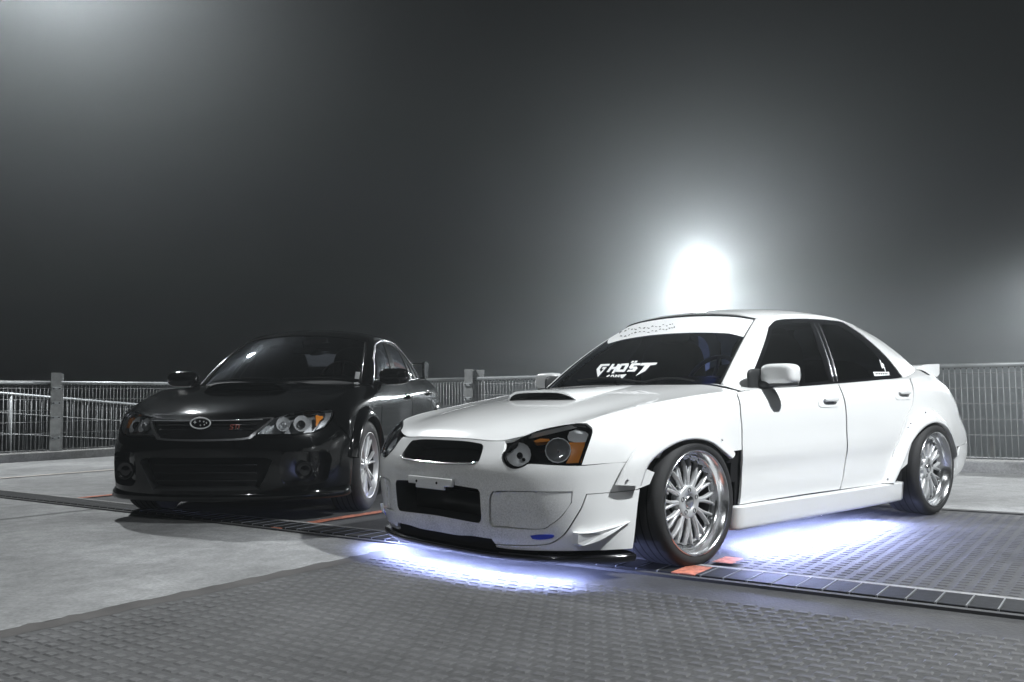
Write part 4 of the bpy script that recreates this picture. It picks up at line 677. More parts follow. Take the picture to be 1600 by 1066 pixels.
# ------------------------------------------------------------------ fences: wire panels on flanged posts
run_r = empty('wire_fence', None, ab(12.29, 9.90)); tag(run_r, 'long rear wire fence with tube rail behind both cars', 'fence')
run_l = empty('wire_fence', None, ab(12.29, 6.33)); tag(run_l, 'left wire fence with tube rail beyond the black car', 'fence')
vw = None
def fence_panel(run, p0, p1, label):
    """p0, p1 in (a, b)"""
    global vw
    root = empty('fence_panel', run, ab(*p0) - np.array(run.location)); root['label'] = label
    d = ab(*p1) - ab(*p0); L = np.linalg.norm(d); u = d / L; ang = math.atan2(u[1], u[0])
    def put(name, vf, mat, sm=True): 
        V, F = vf; V = np.asarray(V); W_ = np.stack([V[:, 0] * u[0] - V[:, 1] * u[1], V[:, 0] * u[1] + V[:, 1] * u[0], V[:, 2]], -1); return mobj(name, W_, F, mat, root, sm)
    put('top_rail', tube([(0, 0, 1.062), (L, 0, 1.062)], .024, 12), 'galvanised')
    for z in (.145, .369, .525, .682, .834, .985): put('horizontal_wire', tube([(0, .004, z), (L, .004, z)], .0030, 5), 'wire')
    if vw is None:
        t = mobj('vertical_wire', *tube([(0, 0, .125), (0, 0, 1.045)], .0030, 5), 'wire', root); vw = t.data; bpy.data.objects.remove(t)
    n = int(L / .053)
    for i in range(n):
        o = bpy.data.objects.new('vertical_wire', vw); link(o, root); o.location = (u * (i + .5) * L / n).tolist()
    hooks = [box(((i + .5) * L / n, 0, 1.036), (.010, .012, .020)) for i in range(n)]; put('rail_clip', merge(*hooks), 'dark_metal', False)['kind'] = 'stuff'
    return root
def fence_post(a, b, rz, label):
    root = empty('fence_post', None, ab(a, b, 0), rz); tag(root, label, 'post', 'steel fence posts')
    mobj('flange', *box((0, -.055, .60), (.145, .012, 1.20)), 'post_steel', root, False); mobj('flange', *box((.10, .075, .595), (.145, .012, 1.19)), 'post_steel', root, False)
    mobj('web', *box((.02, .010, .595), (.014, .116, 1.19)), 'post_steel', root, False)
    for z in (.30, .58, .78, .98):
        c = mobj('clamp_plate', *box((.0, -.072, z), (.125, .012, .042), None, .003), 'galvanised', root, False)
        for x in (-.042, .042): mobj('bolt', *[q for q in lathe([(0, -.015), (.010, -.015), (.012, -.004), (.012, .0)], 6, origin=(x, -.076, z))], 'dark_metal', c, False)
    return root
rz_r = TH + math.pi / 2 + math.pi   # facing the deck
BF = 9.90; AF = 12.29
names = ['rear wire fence panel from the far corner to the middle post', 'rear wire fence panel behind the two cars', 'rear wire fence panel at the right beside the white car boot', 'rear wire fence panel past the right edge']
pts = [12.29, 7.74, 3.74, -.26, -2.2]
for i in range(4): fence_panel(run_r, (pts[i], BF), (pts[i + 1], BF), names[i])
fence_panel(run_l, (AF, BF), (AF, 6.33), 'left wire fence panel behind the black car, right of its post'); fence_panel(run_l, (AF, 6.33), (AF, 2.33), 'left wire fence panel at the left edge')
fence_post(7.74, BF, rz_r, 'steel fence post with clamp plates between the two cars'); fence_post(3.74, BF, rz_r, 'steel fence post hidden behind the white car'); fence_post(-.26, BF, rz_r, 'steel fence post past the right edge')
fence_post(12.29, BF, rz_r, 'steel fence post at the fence corner behind the black car'); fence_post(AF, 6.33, TH, 'steel fence post with four clamp plates at the far left')
# ramp beyond the left fence, parapet beyond the right one
ramp = empty('ramp_railing', None, ab(14.5, 6.65)); tag(ramp, 'sloping ramp railing beyond the left wire fence', 'railing')
o0 = ab(14.5, 6.65)
def rp(b, z): return ab(14.5, b, z) - o0
zt = lambda b: .94 - .0905 * (b - 6.65)
mobj('top_rail', *tube([rp(1, zt(1)), rp(22, zt(22))], .028, 10), 'galvanised', ramp)
for dz in (-.30, -.62): mobj('horizontal_wire', *tube([rp(1, zt(1) + dz), rp(22, zt(22) + dz)], .006, 6), 'wire', ramp)
rw = None
for i in range(150):
    b = 1.5 + i * .085
    if rw is None: t = mobj('vertical_wire', *tube([(0, 0, 0), (0, 0, -.95)], .0035, 5), 'wire', ramp); rw = t.data; t.location = rp(b, zt(b))
    else: t = bpy.data.objects.new('vertical_wire', rw); link(t, ramp); t.location = rp(b, zt(b))
for i in range(8):
    b = 2.0 + i * 2.4; mobj('upright', *tube([rp(b, zt(b) - 1.2), rp(b, zt(b))], .022, 8), 'galvanised', ramp)
V, F = grid(np.array([[ab(14.62, 1, -.05) , ab(14.62, 1, -3)], [ab(14.62, 22, -1.9), ab(14.62, 22, -4.9)]])); tag(mobj('ramp_wall', V, F, 'kerb_concrete', None, False), 'concrete ramp wall beyond the left wire fence', 'wall')
par = empty('ledge_railing', None, ab(1.7, 13)); tag(par, 'low pale ledge railing beyond the right wire fence', 'railing'); o1 = ab(1.7, 13)
for i in range(14): mobj('upright', *box(ab(-1.5 + i * .62, 13, -.12) - o1, (.055, .055, .70), Matrix.Rotation(TH, 3, 'Z')), 'kerb_concrete', par, False)
V, F = box((0, 0, 0), (9, .12, .10)); V = np.array([ab(p[0] + 2.6, p[1] + 13, p[2] - .10) - o1 for p in V]); mobj('ledge', V, [tuple(reversed(f)) for f in F], 'kerb_concrete', par, False)

# ------------------------------------------------------------------ lamp posts
for x, y, z, wt, (dx, dy), beam, blend, sidew, lab in LAMPS:
    root = empty('lamp_post', None, (x, y, 0)); tag(root, lab, 'lamp post', 'lamp posts of the parking deck')
    base = -14 if y > 10 else 0
    px_, py_ = dx * .9, dy * .9
    mobj('pole', *tube([(px_, py_, base), (px_, py_, z + .10)], [.075, .05], 12), 'lamp_grey', root)
    mobj('arm', *tube([(px_, py_, z + .06), (dx * .2, dy * .2, z + .10)], .03, 8), 'lamp_grey', root)
    Rz = Matrix.Rotation(math.atan2(dy, dx), 3, 'Z')
    hd = mobj('lamp_head', *box((0, 0, z + .09), (.56, .34, .10), Rz, .02), 'lamp_grey', root)
    mobj('lens', *box((0, 0, z + .036), (.44, .24, .012), Rz), 'lamp_lens', root, False)
    def lamp_light(kind, watts, dz, dy_=0.):
        ld = bpy.data.lights.new('lamp_light', kind); ld.energy = watts; ld.color = (.95, .985, 1.0); ld.shadow_soft_size = .12
        if kind == 'SPOT': ld.spot_size = R(beam); ld.spot_blend = blend
        lo = bpy.data.objects.new('lamp_light', ld); link(lo, root); lo.location = (0, dy_, z + dz)
    if sidew:   # dropped globe that also throws light sideways
        mobj('globe', *superell((0, 0, z - .06), (.24, .17, .11), 1, 1), 'lamp_lens', root); lamp_light('POINT', sidew, -.02, -.5)
    lamp_light('SPOT', wt, -.32 if sidew else -.13)

# ================================================================== the white car
wc = Car('sports_sedan', W_ST, W_GR, W_HS, WO, R(41.5), (.258, 4.76, 0), 'white_paint', 'windscreen', 'tinted')
tag(wc.root, 'lowered white sedan with bolted wheel flares, roof banner and blue-white underglow', 'car')
wc.crown = .016; wc.wb = 2.53; wc.floor_z = .13; wc.belt = .80; wc.roofz = 1.25
wc.common(.335, .297)
S, G = wc.S, wc.G
fh = WO['fog_hole']; fhm = [(-a, b) for a, b in fh]
bump = wc.add('front_bumper', panel(S, wc.half('bumper_half'), [wc.half('grille_up_half'), wc.half('grille_low_half'), fh, fhm], step=.026, flange=.016, hole_flange=False), 'white_paint')
wc.pair('bumper_corner', panel(S, WO['bumper_side'], step=.026), 'white_paint')
for side in (0, 1):
    f = (lambda vf: vf) if side == 0 else mirror
    wc.add('fog_lamp_cover', f(panel(S, WO['fog_cover'], off=-.002, step=.010)), 'white_paint')
    wc.add('fog_lamp_plate', f(panel(S, WO['fog_plate'], off=-.010, step=.02)), 'white_paint')
    wc.add('fog_lamp_recess', f(merge(panel(S, WO['fog_hole'], off=-.022, step=.04, flange=0), rim_wall(S, WO['fog_hole'], -.0005, -.023))), 'white_paint')
    wc.add('blue_lit_slot', f(panel(S, shrink(WO['slot_outline'], .82), off=.0025, step=.01, flange=.006)), 'slot_reflection')  # bumper slot, painted blue in place of reflected underglow
    # canard: a fin standing off the corner
    L = WO['canard']; q = round_outline(np.array(L), .05); q0 = S(q[:, 0], q[:, 1]); n0 = S.normal(q[:, 0], q[:, 1]); ctr = q0.mean(0)
    cf = np.array([1.0 - .85 * min(1, max(0, (p[0] - q0[:, 0].min()) / (np.ptp(q0[:, 0]) + 1e-6))) for p in q0])[:, None]
    top = q0 + n0 * .040 * cf + np.array([0, 0, .010]) * cf; top = ctr + (top - ctr) * .84 + n0.mean(0) * .012
    V, F = grid(np.stack([q0 - n0 * .004, q0 + n0 * .010, top], 1), closed_u=True); k = len(V); V = np.concatenate([V, [top.mean(0) + n0.mean(0) * .004]]); m = len(q)
    F = F + [(i * 3 + 2, ((i + 1) % m) * 3 + 2, k) for i in range(m)]
    wc.add('canard', f((V, F)), 'white_plastic', None, False)
# openings
up, lo_ = wc.half('grille_up_half'), wc.half('grille_low_half')
g1 = wc.add('upper_grille', panel(S, up, off=-.085, step=.05, flange=0), 'matte_black'); wc.add('grille_duct', rim_wall(S, up, .001, -.09), 'black_plastic', g1)
q = [S(s_, v_) for s_, v_ in WO['grille_up_half'] if v_ < 6][1:]; q = mid(np.array(q)[::-1]) ; n_ = np.array([-.004, 0, .003])
wc.add('grille_trim', tube(spl(q + n_, 40), .0042, 6), 'chrome', g1)
g2 = wc.add('lower_grille', panel(S, lo_, off=-.14, step=.05, flange=0), 'matte_black'); wc.add('grille_duct', rim_wall(S, lo_, .001, -.15), 'black_plastic', g2)
wc.add('intercooler', box((-.735, 0, .30), (.02, .56, .10)), 'black_plastic', g2)
pb = wc.add('plate_bracket', merge(box((-.866, 0, .400), (.016, .34, .036), None, .003), box((-.8655, 0, .379), (.0155, .22, .030), None, .003)), 'white_plastic')
for y in (-.10, .06): wc.add('screw', lathe([(0, -.011), (.006, -.011), (.007, -.006)], 8, 'x', origin=(-.866, y, .395)), 'matte_black', pb)
# splitter
s_ = np.linspace(-6.75, 6.75, 90); e0 = S(s_, np.full(90, .0)); n0 = S.normal(s_, np.full(90, .8)); n0[:, 2] = 0; n0 /= np.linalg.norm(n0, axis=1)[:, None]
def lvl(o, z): q = e0 + n0 * o; q[:, 2] = z; return q
wc.add('splitter', grid(np.stack([lvl(-.10, .118), lvl(-.006, .113), lvl(.026, .106), lvl(.029, .100), lvl(.026, .088), lvl(.016, .076), lvl(.010, .077), lvl(.006, .094), lvl(-.10, .100)], 1)), 'black_gloss')
s2 = np.linspace(-3.4, 3.4, 50); e2 = S(s2, np.full(50, .35)); n2 = S.normal(s2, np.full(50, .8)); wc.add('bumper_undertray', grid(np.stack([S(s2, np.full(50, .72)) - n2 * .012, e2 - n2 * .02 + np.array([0, 0, -.035])], 1)), 'matte_black'); wc.add('bumper_floor', box((-.47, 0, .165), (.42, 1.10, .012)), 'matte_black')
# sills
sec = [(.836, .2465), (.868, .2450), (.877, .2400), (.8765, .236), (.873, .19), (.869, .150), (.8665, .138), (.862, .130), (.80, .124)]
xs = np.array([.335, .345, .40, .8, 1.3, 1.8, 2.06, 2.105, 2.115]); tk = np.array([-.05, -.012, 0, 0, 0, 0, 0, -.010, -.05])
P = np.array([[(x, y + t * (.2 if k in (0,) else 1), z + .0012 * math.sin(x * 3)) for k, (y, z) in enumerate(sec)] for x, t in zip(xs, tk)])
wc.pair('side_sill', grid(P), 'white_paint')
# flares
wc.flare('front_wheel_flare', [(-.50, .842, .41), (-.445, .862, .505), (-.36, .868, .578), (-.259, .866, .632), (-.122, .866, .655), (.045, .866, .657), (.175, .864, .60), (.335, .862, .512)],
         [(-.385, .878, .40), (-.335, .893, .50), (-.197, .902, .566), (-.057, .902, .588), (.088, .902, .570), (.19, .90, .523), (.262, .897, .484)], ret=.018)
wc.flare('rear_wheel_flare', [(1.862, .848, .250), (1.975, .860, .37), (2.10, .868, .491), (2.272, .866, .635), (2.48, .858, .684), (2.651, .852, .655), (2.80, .845, .585), (2.92, .838, .46), (2.965, .828, .30)],
         [(1.951, .885, .247), (2.06, .898, .37), (2.17, .904, .489), (2.358, .906, .576), (2.549, .906, .596), (2.711, .904, .546), (2.815, .90, .43), (2.855, .893, .36), (2.868, .885, .28)])
for x, y, z in ((-.30, .885, .555), (.20, .887, .575), (-.46, .868, .43), (2.19, .888, .60), (2.42, .882, .665), (1.90, .868, .275)):
    for sd in (1, -1): wc.add('flare_bolt', superell((x, sd * y, z), (.006, .005, .006), 1, 1, 8, 10), 'alloy_dull')
# headlamps
def lamp_bowl(o, S, outline, depth, mat, ext=.0):
    q = np.array(outline); n_ = S.normal(q[:, 0], q[:, 1]); p = S(q[:, 0], q[:, 1]) - n_ * .014; c = p.mean(0); ax = n_.mean(0); ax = ax / np.linalg.norm(ax)
    rows = []
    for t in np.linspace(0, 1, 8): rows.append(c + (p - c) * math.sqrt(max(0, 1 - t * .98)) - ax * depth * t)
    V, F = grid(np.array(rows), closed_v=True); return (V, F), c, ax, np.linalg.norm(p - c, axis=1).mean()
HL = WO['headlight']
for side in (0, 1):
    f = (lambda vf: vf) if side == 0 else mirror
    h = wc.add('headlight', merge(panel(S, HL, off=-.075, step=.03, flange=0), rim_wall(S, HL, -.001, -.076)), 'black_gloss')
    wc.add('headlight_rim', f(panel(S, HL, [shrink(HL, .955)], off=.0005, step=.015, flange=.01)), 'black_gloss', h)
    wc.add('headlight_lens', f(panel(S, HL, off=.002, step=.02, flange=0)), 'lens', h)
    vf, c, ax, r = lamp_bowl(wc, S, WO['bowl_a'], .05, 'reflector'); wc.add('lamp_bowl', f(vf), 'frosted_reflector', h)
    wc.add('lamp_glass', f(superell(c - ax * .012, (r * .20, r * .24, r * .24), 1, 1, 12, 18)), 'black_gloss', h)
    vf, c, ax, r = lamp_bowl(wc, S, WO['bowl_b'], .055, 'reflector'); wc.add('lamp_bowl', f(vf), 'lamp_shell', h); q_ = np.array(WO['bowl_b']); p_ = S(q_[:, 0], q_[:, 1]) - S.normal(q_[:, 0], q_[:, 1]) * .013; wc.add('lamp_ring', f(tube(np.concatenate([p_, p_[:1]]), .0028, 6, False)), 'frosted_reflector', h)
    wc.add('bulb', f(tube([c - ax * .055, c - ax * .005], [.010, .006], 8)), 'chrome', h)
    wc.add('indicator', f(panel(S, WO['amber'], off=-.016, step=.012, flange=.03)), 'amber', h)
    wc.add('side_reflector', f(panel(S, WO['amber_top'], off=-.030, step=.012, flange=.02)), 'amber', h)
    wc.add('corner_reflector', f(panel(S, WO['hl_corner'], off=-.024, step=.008, flange=.02)), 'frosted_reflector', h)
    if side == 1: 
        me = h.data
        for v in me.vertices: v.co.y *= -1
        me.flip_normals()
# hood scoop
def scoop(car, x0, x1, w0, w1, h0, mat_in, lip=.012, lean=.03):
    n = 22; m = 33; rows = []; ys = np.linspace(-1, 1, m); prof = np.clip(1.0 - np.abs(ys) ** 5.5, 0, 1)
    def hz(x, y):   # hood height by lookup
        return np.array([car.hoodz(a, b) for a, b in zip(np.atleast_1d(x), np.atleast_1d(y))])
    for i in range(n):
        t = i / (n - 1); w = w0 + (w1 - w0) * t; h = h0 * (1 - t) ** 1.15 * (1 + .0 * t) + .0005
        y = ys * w; x = np.full(m, x0 + (x1 - x0) * t) - (lean * prof * (1 - t) if lean else 0)
        rows.append(np.stack([x, y, hz(x, y) - .004 + (h + .004) * prof], -1))
    P = np.array(rows); shell = grid(P)
    fr = P[0]; inner = fr * np.array([1, .965, 1]) + np.array([.004, 0, 0]); b = np.stack([fr[:, 0] * 0 + x0 + .16, fr[:, 1] * .93, hz(np.full(m, x0 + .12), fr[:, 1] * .93) + (fr[:, 2] - hz(fr[:, 0], fr[:, 1])) * .55], -1)
    inner[:, 2] -= lip * prof
    o = car.add('hood_scoop', merge(shell, grid(np.stack([fr, inner], 1))), car.paint)
    base = np.stack([fr[:, 0] + .03, inner[:, 1], hz(fr[:, 0] + .03, inner[:, 1]) + .003], -1)
    car.add('scoop_mouth', merge(grid(np.stack([inner, inner + np.array([.06, 0, -.006]), base + np.array([.05, 0, 0])], 1)), grid(np.stack([base + np.array([-.01, 0, 0]), base + np.array([.06, 0, .002])], 1))), mat_in, o)
    return o
def make_hoodz(car):
    u, v = np.meshgrid(np.linspace(0, car.H.ns - 1, 90), np.linspace(0, car.H.nr - 1, 90), indexing='ij'); P = car.H(u, v).reshape(-1, 3)
    def f(x, y):
        d = (P[:, 0] - x) ** 2 + (P[:, 1] - y) ** 2; k = np.argpartition(d, 5)[:5]; w_ = 1 / (d[k] + 1e-6); return float((P[k, 2] * w_).sum() / w_.sum())
    return f
wc.hoodz = make_hoodz(wc)
scoop(wc, -.145, .42, .265, .22, .050, 'matte_black')
# mirrors, handles, wipers, boot spoiler
for sd in (1, -1):
    m = wc.add('door_mirror', superell((.752, sd * .868, .894), (.058, .098, .056), .5, .5), 'white_paint')
    wc.add('mirror_base', merge(superell((.758, sd * .862, .843), (.054, .096, .016), .6, .6), superell((.74, sd * .785, .842), (.05, .05, .022), .7, .7), superell((.70, sd * .762, .865), (.085, .014, .060), .5, .5)), 'black_plastic', m)
    wc.add('mirror_glass', superell((.808, sd * .868, .894), (.006, .088, .046), .6, .6), 'chrome', m)
for sd, k in ((0, 0), (1, 1)):
    f = (lambda vf: vf) if sd == 0 else mirror
    for nm, door in (('handle_f', wc.front_door[sd]), ('handle_r', wc.rear_door[sd])):
        L = WO[nm]; q = np.array(L); c = q.mean(0); p = S(c[0], c[1]); n_ = S.normal(c[0], c[1])
        wc.add('handle_plate', f(panel(S, L, off=.0028, step=.015, flange=.004, corner=60)), 'white_paint', door)
        wc.add('handle_grip', f(merge(superell(p + n_ * .014 + np.array([.01, 0, .004]), (.072, .012, .013), .6, .6))), 'white_paint', door)
        wc.add('handle_shadow_gap', f(superell(p + n_ * .004 + np.array([.01, 0, -.014]), (.046, .003, .007), .7, .7)), 'handle_grey', door)
for L in ('wiper_a', 'wiper_b'):
    q = spl(np.array([(*p, 0) for p in WO[L]]), 16)[:, :2]; p = G(q[:, 0], q[:, 1]) + G.normal(q[:, 0], q[:, 1]) * .012; wc.add('wiper', tube(p, .006, 6), 'matte_black')
wc.add('washer_nozzle', superell((.33, .12, .853), (.012, .014, .006), .8, .8, 8, 10), 'matte_black')
sp = [(2.955, .962), (3.02, .985), (3.10, .994), (3.36, 1.000), (3.425, 1.002), (3.432, .996), (3.425, .93), (3.38, .905), (3.20, .915)]
P = np.array([[(x - .10 * abs(y / .60) ** 3 * (x > 3.2), y, z) for x, z in sp] for y in np.linspace(-.60, .60, 25)]); V, F = grid(P, closed_v=True); m = len(sp); F += [tuple(range(m)), tuple(range(24 * m, 25 * m))[::-1]]
wc.add('boot_spoiler', (V, F), 'white_paint', None, False)
# decals
ban = wc.add('screen_banner', panel(G, WO['banner'], off=.0012, step=.03, flange=0, corner=9), 'decal_white', wc.windscreen)
for n in sorted(WO):
    if n.startswith('scrib_'): wc.add('banner_lettering', panel(G, WO[n], off=.0024, step=.02, flange=0, corner=170), 'decal_black', wc.windscreen)
for n in 'g h o u1 u2 s t c a n d'.split():
    hl = [WO['gh_o_hole']] if n == 'o' else []
    wc.add('screen_letter', panel(G, WO['gh_' + n], hl, off=.0012, step=.02, flange=0, corner=8), 'decal_white', wc.windscreen)
wc.add('window_sticker', panel(G, WO['bolt'], off=-.006, step=.02, flange=0, corner=8), 'decal_white', wc.dlo[0]); wc.add('window_sticker', panel(G, WO['tag'], off=-.006, step=.02, flange=0, corner=8), 'decal_white', wc.dlo[0])
for j in range(7): wc.add('sticker_lettering', panel(G, WO['tagtxt_%d' % j], off=-.005, step=.02, flange=0, corner=8), 'decal_black', wc.dlo[0])
for n in ('pillar_a', 'pillar_b'):
    q = np.array(WO[n]); q = np.linspace(q[0], q[1], 12); wc.pair('pillar_trim', tube(G(q[:, 0], q[:, 1]) - G.normal(q[:, 0], q[:, 1]) * .002, .0022, 5), 'silver_trim')
# wheels
for x, cb in ((0, 0.), (2.53, 2.2)):
    for sd in (1, -1): put_wheel(wc.root, 'mesh', .297, .242, .245, x, sd * .886, cb)
# underglow: strips of LEDs below sills and nose
for sd in (1, -1): wc.add('led_strip', tube([(.56, sd * .768, .1265), (1.98, sd * .768, .1265)], .005, 6), 'led_side' if sd > 0 else 'led_far')
s2 = np.linspace(-4.7, 4.7, 60); q = S(s2, np.full(60, .0)); n2 = S.normal(s2, np.full(60, .8)); n2[:, 2] = 0; q = q - n2 * .022; q[:, 2] = .0895; wc.add('led_strip', tube(q, .0032, 6), 'led')

# ================================================================== the black car
bc = Car('sedan', B_ST, B_GR, B_HS, BO, R(83.49), (-1.868, 6.451, 0), 'black_paint', 'black_car_glass', 'black_car_glass')
tag(bc.root, 'glossy black sedan with hood scoop, oval grille badge and tall rear wing', 'car')
bc.crown = .028; bc.wb = 2.44; bc.floor_z = .17; bc.belt = .89; bc.roofz = 1.31
bc.common(.36, .318)
S, G = bc.S, bc.G
fr_, gr_, lw_, fg_ = bc.half('grille_frame_half'), bc.half('grille_half'), bc.half('lower_half'), BO['fog_recess']
bc.add('front_bumper', panel(S, bc.half('bumper_half'), [fr_, lw_, fg_, [(-a, b) for a, b in fg_]], step=.026, flange=.014, hole_flange=False), 'black_paint')
gf = bc.add('grille_frame', panel(S, fr_, [gr_], off=.004, step=.02, flange=.02), 'silver_trim')
gm = bc.add('grille', panel(S, gr_, off=-.02, step=.05, flange=0), 'matte_black')
for z in (.575, .605, .635):
    y = np.linspace(-.30, .30, 21) * (1 + (z - .575) * 1.6); 
    q = np.array([(-.832 + .55 * a * a * (.5 + abs(a)), a, z) for a in y]); bc.add('grille_bar', tube(q, .006, 6), 'black_gloss', gm)
q = np.array([(-.858 + .02 - .012 + .62 * a * a * (.42 + abs(a)), a, .664 + .02 * a * a) for a in np.linspace(-.37, .37, 31)]); bc.add('grille_chrome', tube(q, .0055, 6), 'chrome', gf)
lg = bc.add('lower_grille', panel(S, lw_, off=-.06, step=.05, flange=0), 'matte_black'); bc.add('grille_duct', rim_wall(S, lw_, .0, -.06), 'black_plastic', lg)
for z in (.28, .33, .38): bc.add('grille_bar', tube([(-.80, -.34, z), (-.82, 0, z), (-.80, .34, z)], .006, 6), 'matte_black', lg)
# badge: oval ring with stars
th = np.linspace(0, 2 * math.pi, 40, endpoint=False); ring = np.stack([-.874 + .25 * (.066 * np.cos(th)) ** 2, .066 * np.cos(th), .647 + .034 * np.sin(th)], -1)
P = [[ring[k] + .0045 * (np.array([-1, 0, 0]) * math.cos(z) + np.array([0, math.cos(th[k]), math.sin(th[k])]) * math.sin(z)) for z in np.linspace(0, 2 * math.pi, 6, endpoint=False)] for k in range(40)]
bd = bc.add('badge', grid(np.array(P), True, True), 'frosted_reflector')
fan = np.concatenate([[(-.869, 0, .647)], ring + np.array([.004, 0, 0])]); bc.add('badge_field', (fan, [(0, k + 1, (k + 1) % 40 + 1) for k in range(40)]), 'black_gloss', bd)
for y, z, r in ((-.036, .653, .013), (-.004, .660, .0075), (.022, .656, .0075), (.040, .648, .0075), (.026, .637, .0075), (.0, .634, .0075)):
    V = [(-.877, y, z)] + [(-.873, y + (r if k % 2 == 0 else r * .35) * math.cos(k * math.pi / 4), z + (r if k % 2 == 0 else r * .35) * math.sin(k * math.pi / 4)) for k in range(8)]
    bc.add('badge_star', (V, [(0, k + 1, (k + 1) % 8 + 1) for k in range(8)]), 'frosted_reflector', bd, False)
# small pink letters on the grille
def stroke(pts, w, y0, z0, k):
    out = []
    for (a, b), (c, d) in zip(pts, pts[1:]):
        A_ = np.array([0, y0 + a * k, z0 + b * k]); B_ = np.array([0, y0 + c * k, z0 + d * k]); A_[0] = B_[0] = -.826; out.append(tube([A_, B_], w, 5))
    return merge(*out)
k = .026; x0 = .172
lt = bc.add('grille_letter', stroke([(1.0, 1), (.25, 1), (.15, .6), (.8, .4), (.7, 0), (-.1, 0)], .003, x0, .607, k), 'badge_pink', gm)
bc.add('grille_letter', merge(stroke([(1.15, 1), (2.1, 1)], .003, x0, .607, k), stroke([(1.65, 1), (1.45, 0)], .003, x0, .607, k)), 'badge_pink', gm); bc.add('grille_letter', stroke([(2.4, 1), (2.2, 0)], .0034, x0, .607, k), 'badge_pink', gm)
# headlamps and fog lamps
HL = BO['headlight']
for side in (0, 1):
    f = (lambda vf: vf) if side == 0 else mirror
    h = bc.add('headlight', f(merge(panel(S, HL, off=-.06, step=.03, flange=0), rim_wall(S, HL, -.001, -.061))), 'lamp_shell')
    bc.add('headlight_lens', f(panel(S, HL, off=.002, step=.02, flange=0)), 'lens', h)
    for nm, mt in (('bowl_a', 'frosted_reflector'), ('bowl_b', 'frosted_reflector')):
        vf, c, ax, r = lamp_bowl(bc, S, BO[nm], .045, mt); bc.add('lamp_bowl', f(vf), mt, h)
        bc.add('lamp_glass', f(superell(c - ax * .016, (r * .35, r * .5, r * .5), 1, 1, 12, 18)), 'lamp_shell' if nm == 'bowl_a' else 'black_gloss', h)
    bc.add('indicator', f(panel(S, shrink(BO['amber'], .66), off=-.014, step=.01, flange=.02)), 'amber', h)
    bc.add('side_reflector', f(panel(S, BO['hl_clear'], off=-.014, step=.01, flange=.02)), 'lamp_shell', h)
    bc.add('fog_recess', f(merge(panel(S, fg_, off=-.07, step=.04, flange=0), rim_wall(S, fg_, .0, -.07))), 'black_gloss')
    fl = bc.add('fog_lamp', f(lathe([(0, -.004), (.030, -.002), (.046, .0), (.050, -.008), (.054, -.006), (.056, .02)], 28, 'x', origin=(-.672, .61, .335))), 'black_gloss')
    bc.add('fog_lamp_ring', f(lathe([(.052, -.010), (.056, -.012), (.058, -.004)], 28, 'x', origin=(-.672, .61, .335))), 'black_gloss', fl)
# chin lip, sills, arches
s_ = np.linspace(-6.9, 6.9, 90); e0 = S(s_, np.full(90, .0)); n0 = S.normal(s_, np.full(90, 1.)); n0[:, 2] = 0; n0 /= np.linalg.norm(n0, axis=1)[:, None]; n0 *= np.clip((7.1 - np.abs(s_)) / 1.6, 0, 1)[:, None] ** .6
def lvl(o, z): q = e0 + n0 * o; q[:, 2] = z; return q
bc.add('chin_lip', grid(np.stack([lvl(.022, .215), lvl(.036, .195), lvl(.040, .165), lvl(.030, .150), lvl(-.10, .150)], 1)), 'black_paint')
sec = [(.798, .215), (.818, .205), (.824, .18), (.812, .155), (.72, .15)]
bc.pair('side_sill', grid(np.array([[(x, y, z) for y, z in sec] for x in (.37, 1.0, 1.6, 2.07)])), 'black_paint')
for cx, nm, yb in ((0, 'front_wheel_flare', .832), (2.44, 'rear_wheel_flare', .852)):
    a0, a1 = (-5, 168)
    bc.flare(nm, arch_pts(cx, .318, .42, a0, a1, 18, yb), arch_pts(cx, .318, .348, a0, a1, 18, .872), .05, .010)
bc.hoodz = make_hoodz(bc); scoop(bc, -.19, .30, .315, .25, .060, 'matte_black')
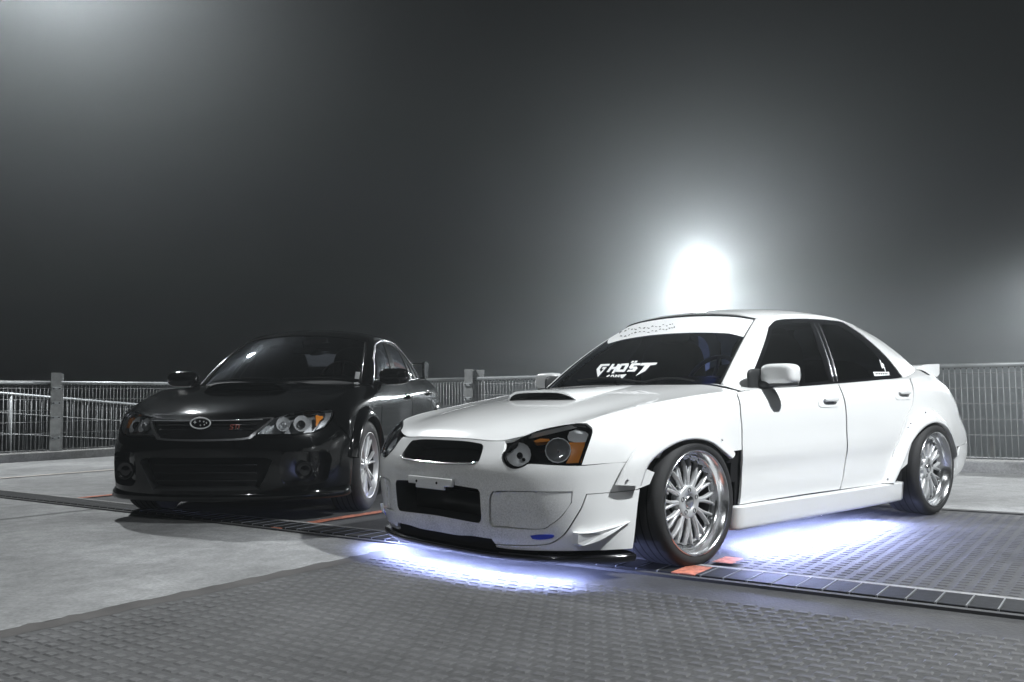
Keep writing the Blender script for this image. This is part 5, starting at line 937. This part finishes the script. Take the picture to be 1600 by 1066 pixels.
# mirrors, handles, wing, trim
for sd in (1, -1):
    m = bc.add('door_mirror', superell((.62, sd * .875, .965), (.065, .118, .064), .6, .55), 'black_paint')
    bc.add('mirror_stalk', merge(superell((.63, sd * .775, .925), (.05, .06, .024), .7, .7)), 'black_plastic', m); bc.add('mirror_indicator', superell((.578, sd * .945, .953), (.022, .040, .008), .6, .6), 'lens', m)
    bc.add('mirror_glass', superell((.682, sd * .875, .965), (.006, .105, .052), .6, .6), 'chrome', m)
for sd in (0, 1):
    f = (lambda vf: vf) if sd == 0 else mirror
    for x, z, door in ((1.27, .80, bc.front_door[sd]), (2.08, .835, bc.rear_door[sd])):
        bc.add('handle_grip', f(superell((x, .848, z), (.075, .016, .016), .6, .6)), 'black_gloss', door); bc.add('handle_plate', f(superell((x + .01, .826, z), (.085, .012, .034), .6, .6)), 'black_gloss', door)
    dl = np.array(BO['dlo']); q = round_outline(dl * np.array([.35, .12]), .02) / np.array([.35, .12]); p = G(q[:, 0], q[:, 1]) + G.normal(q[:, 0], q[:, 1]) * .003
    bc.add('window_chrome', f(tube(np.concatenate([p, p[:1]]), .0062, 6, False)), 'silver_trim', bc.dlo[sd])
    e = [(3.02, 1.0), (3.00, 1.10), (3.02, 1.175), (3.10, 1.185), (3.22, 1.17), (3.20, 1.08), (3.16, 1.0)]
    V = np.array([(x, y, z) for y in (.575, .60) for x, z in e]); m = len(e); bc.add('wing_upright', f((V, [tuple(range(m)), tuple(range(m, 2 * m))[::-1]] + [(i, (i + 1) % m, m + (i + 1) % m, m + i) for i in range(m)])), 'black_paint', None, False)
bc.add('rear_wing', grid(np.array([[(x, y, z) for x, z in ((3.02, 1.158), (3.05, 1.168), (3.16, 1.172), (3.21, 1.160), (3.16, 1.152), (3.05, 1.150))] for y in np.linspace(-.575, .575, 12)]), closed_v=True), 'black_paint')
bc.add('screen_sticker', panel(G, BO['sticker'], off=.001, step=.03, flange=0, corner=8), 'decal_white', bc.windscreen); bc.add('screen_sticker', panel(G, BO['sticker2'], off=.001, step=.03, flange=0, corner=8), 'decal_white', bc.windscreen)
for s0, s1 in ((-2.4, .1), (.2, 2.3)):
    q = np.linspace(s0, s1, 16); p = G(q, .12 + .10 * np.sin(np.linspace(0, math.pi, 16))) ; p = p + G.normal(q, np.full(16, .2)) * .012; bc.add('wiper', tube(p, .006, 6), 'matte_black')
bc.add('roof_antenna', merge(superell((2.22, 0, 1.345), (.05, .016, .022), .8, .8)), 'black_paint')
for x in (0, 2.44):
    for sd in (1, -1): put_wheel(bc.root, 'split', .318, .233, .225, x, sd * .850)

# ------------------------------------------------------------------ the fog
V, F = box((0, 0, -3.45), (610, 610, 23.3))
hz = mobj('haze', V, F, 'lens', None, False); hz.data.materials.clear(); tag(hz, kind='stuff')
m = bpy.data.materials.new('haze'); m.use_nodes = True; nt = m.node_tree
for n in list(nt.nodes): nt.nodes.remove(n)
o = nt.nodes.new('ShaderNodeOutputMaterial'); pv = nt.nodes.new('ShaderNodeVolumePrincipled'); pv.inputs['Density'].default_value = HAZE_DENSITY; pv.inputs['Color'].default_value = (.88, .94, .97, 1); pv.inputs['Anisotropy'].default_value = .81
nt.links.new(pv.outputs[0], o.inputs['Volume']); hz.data.materials.append(m)
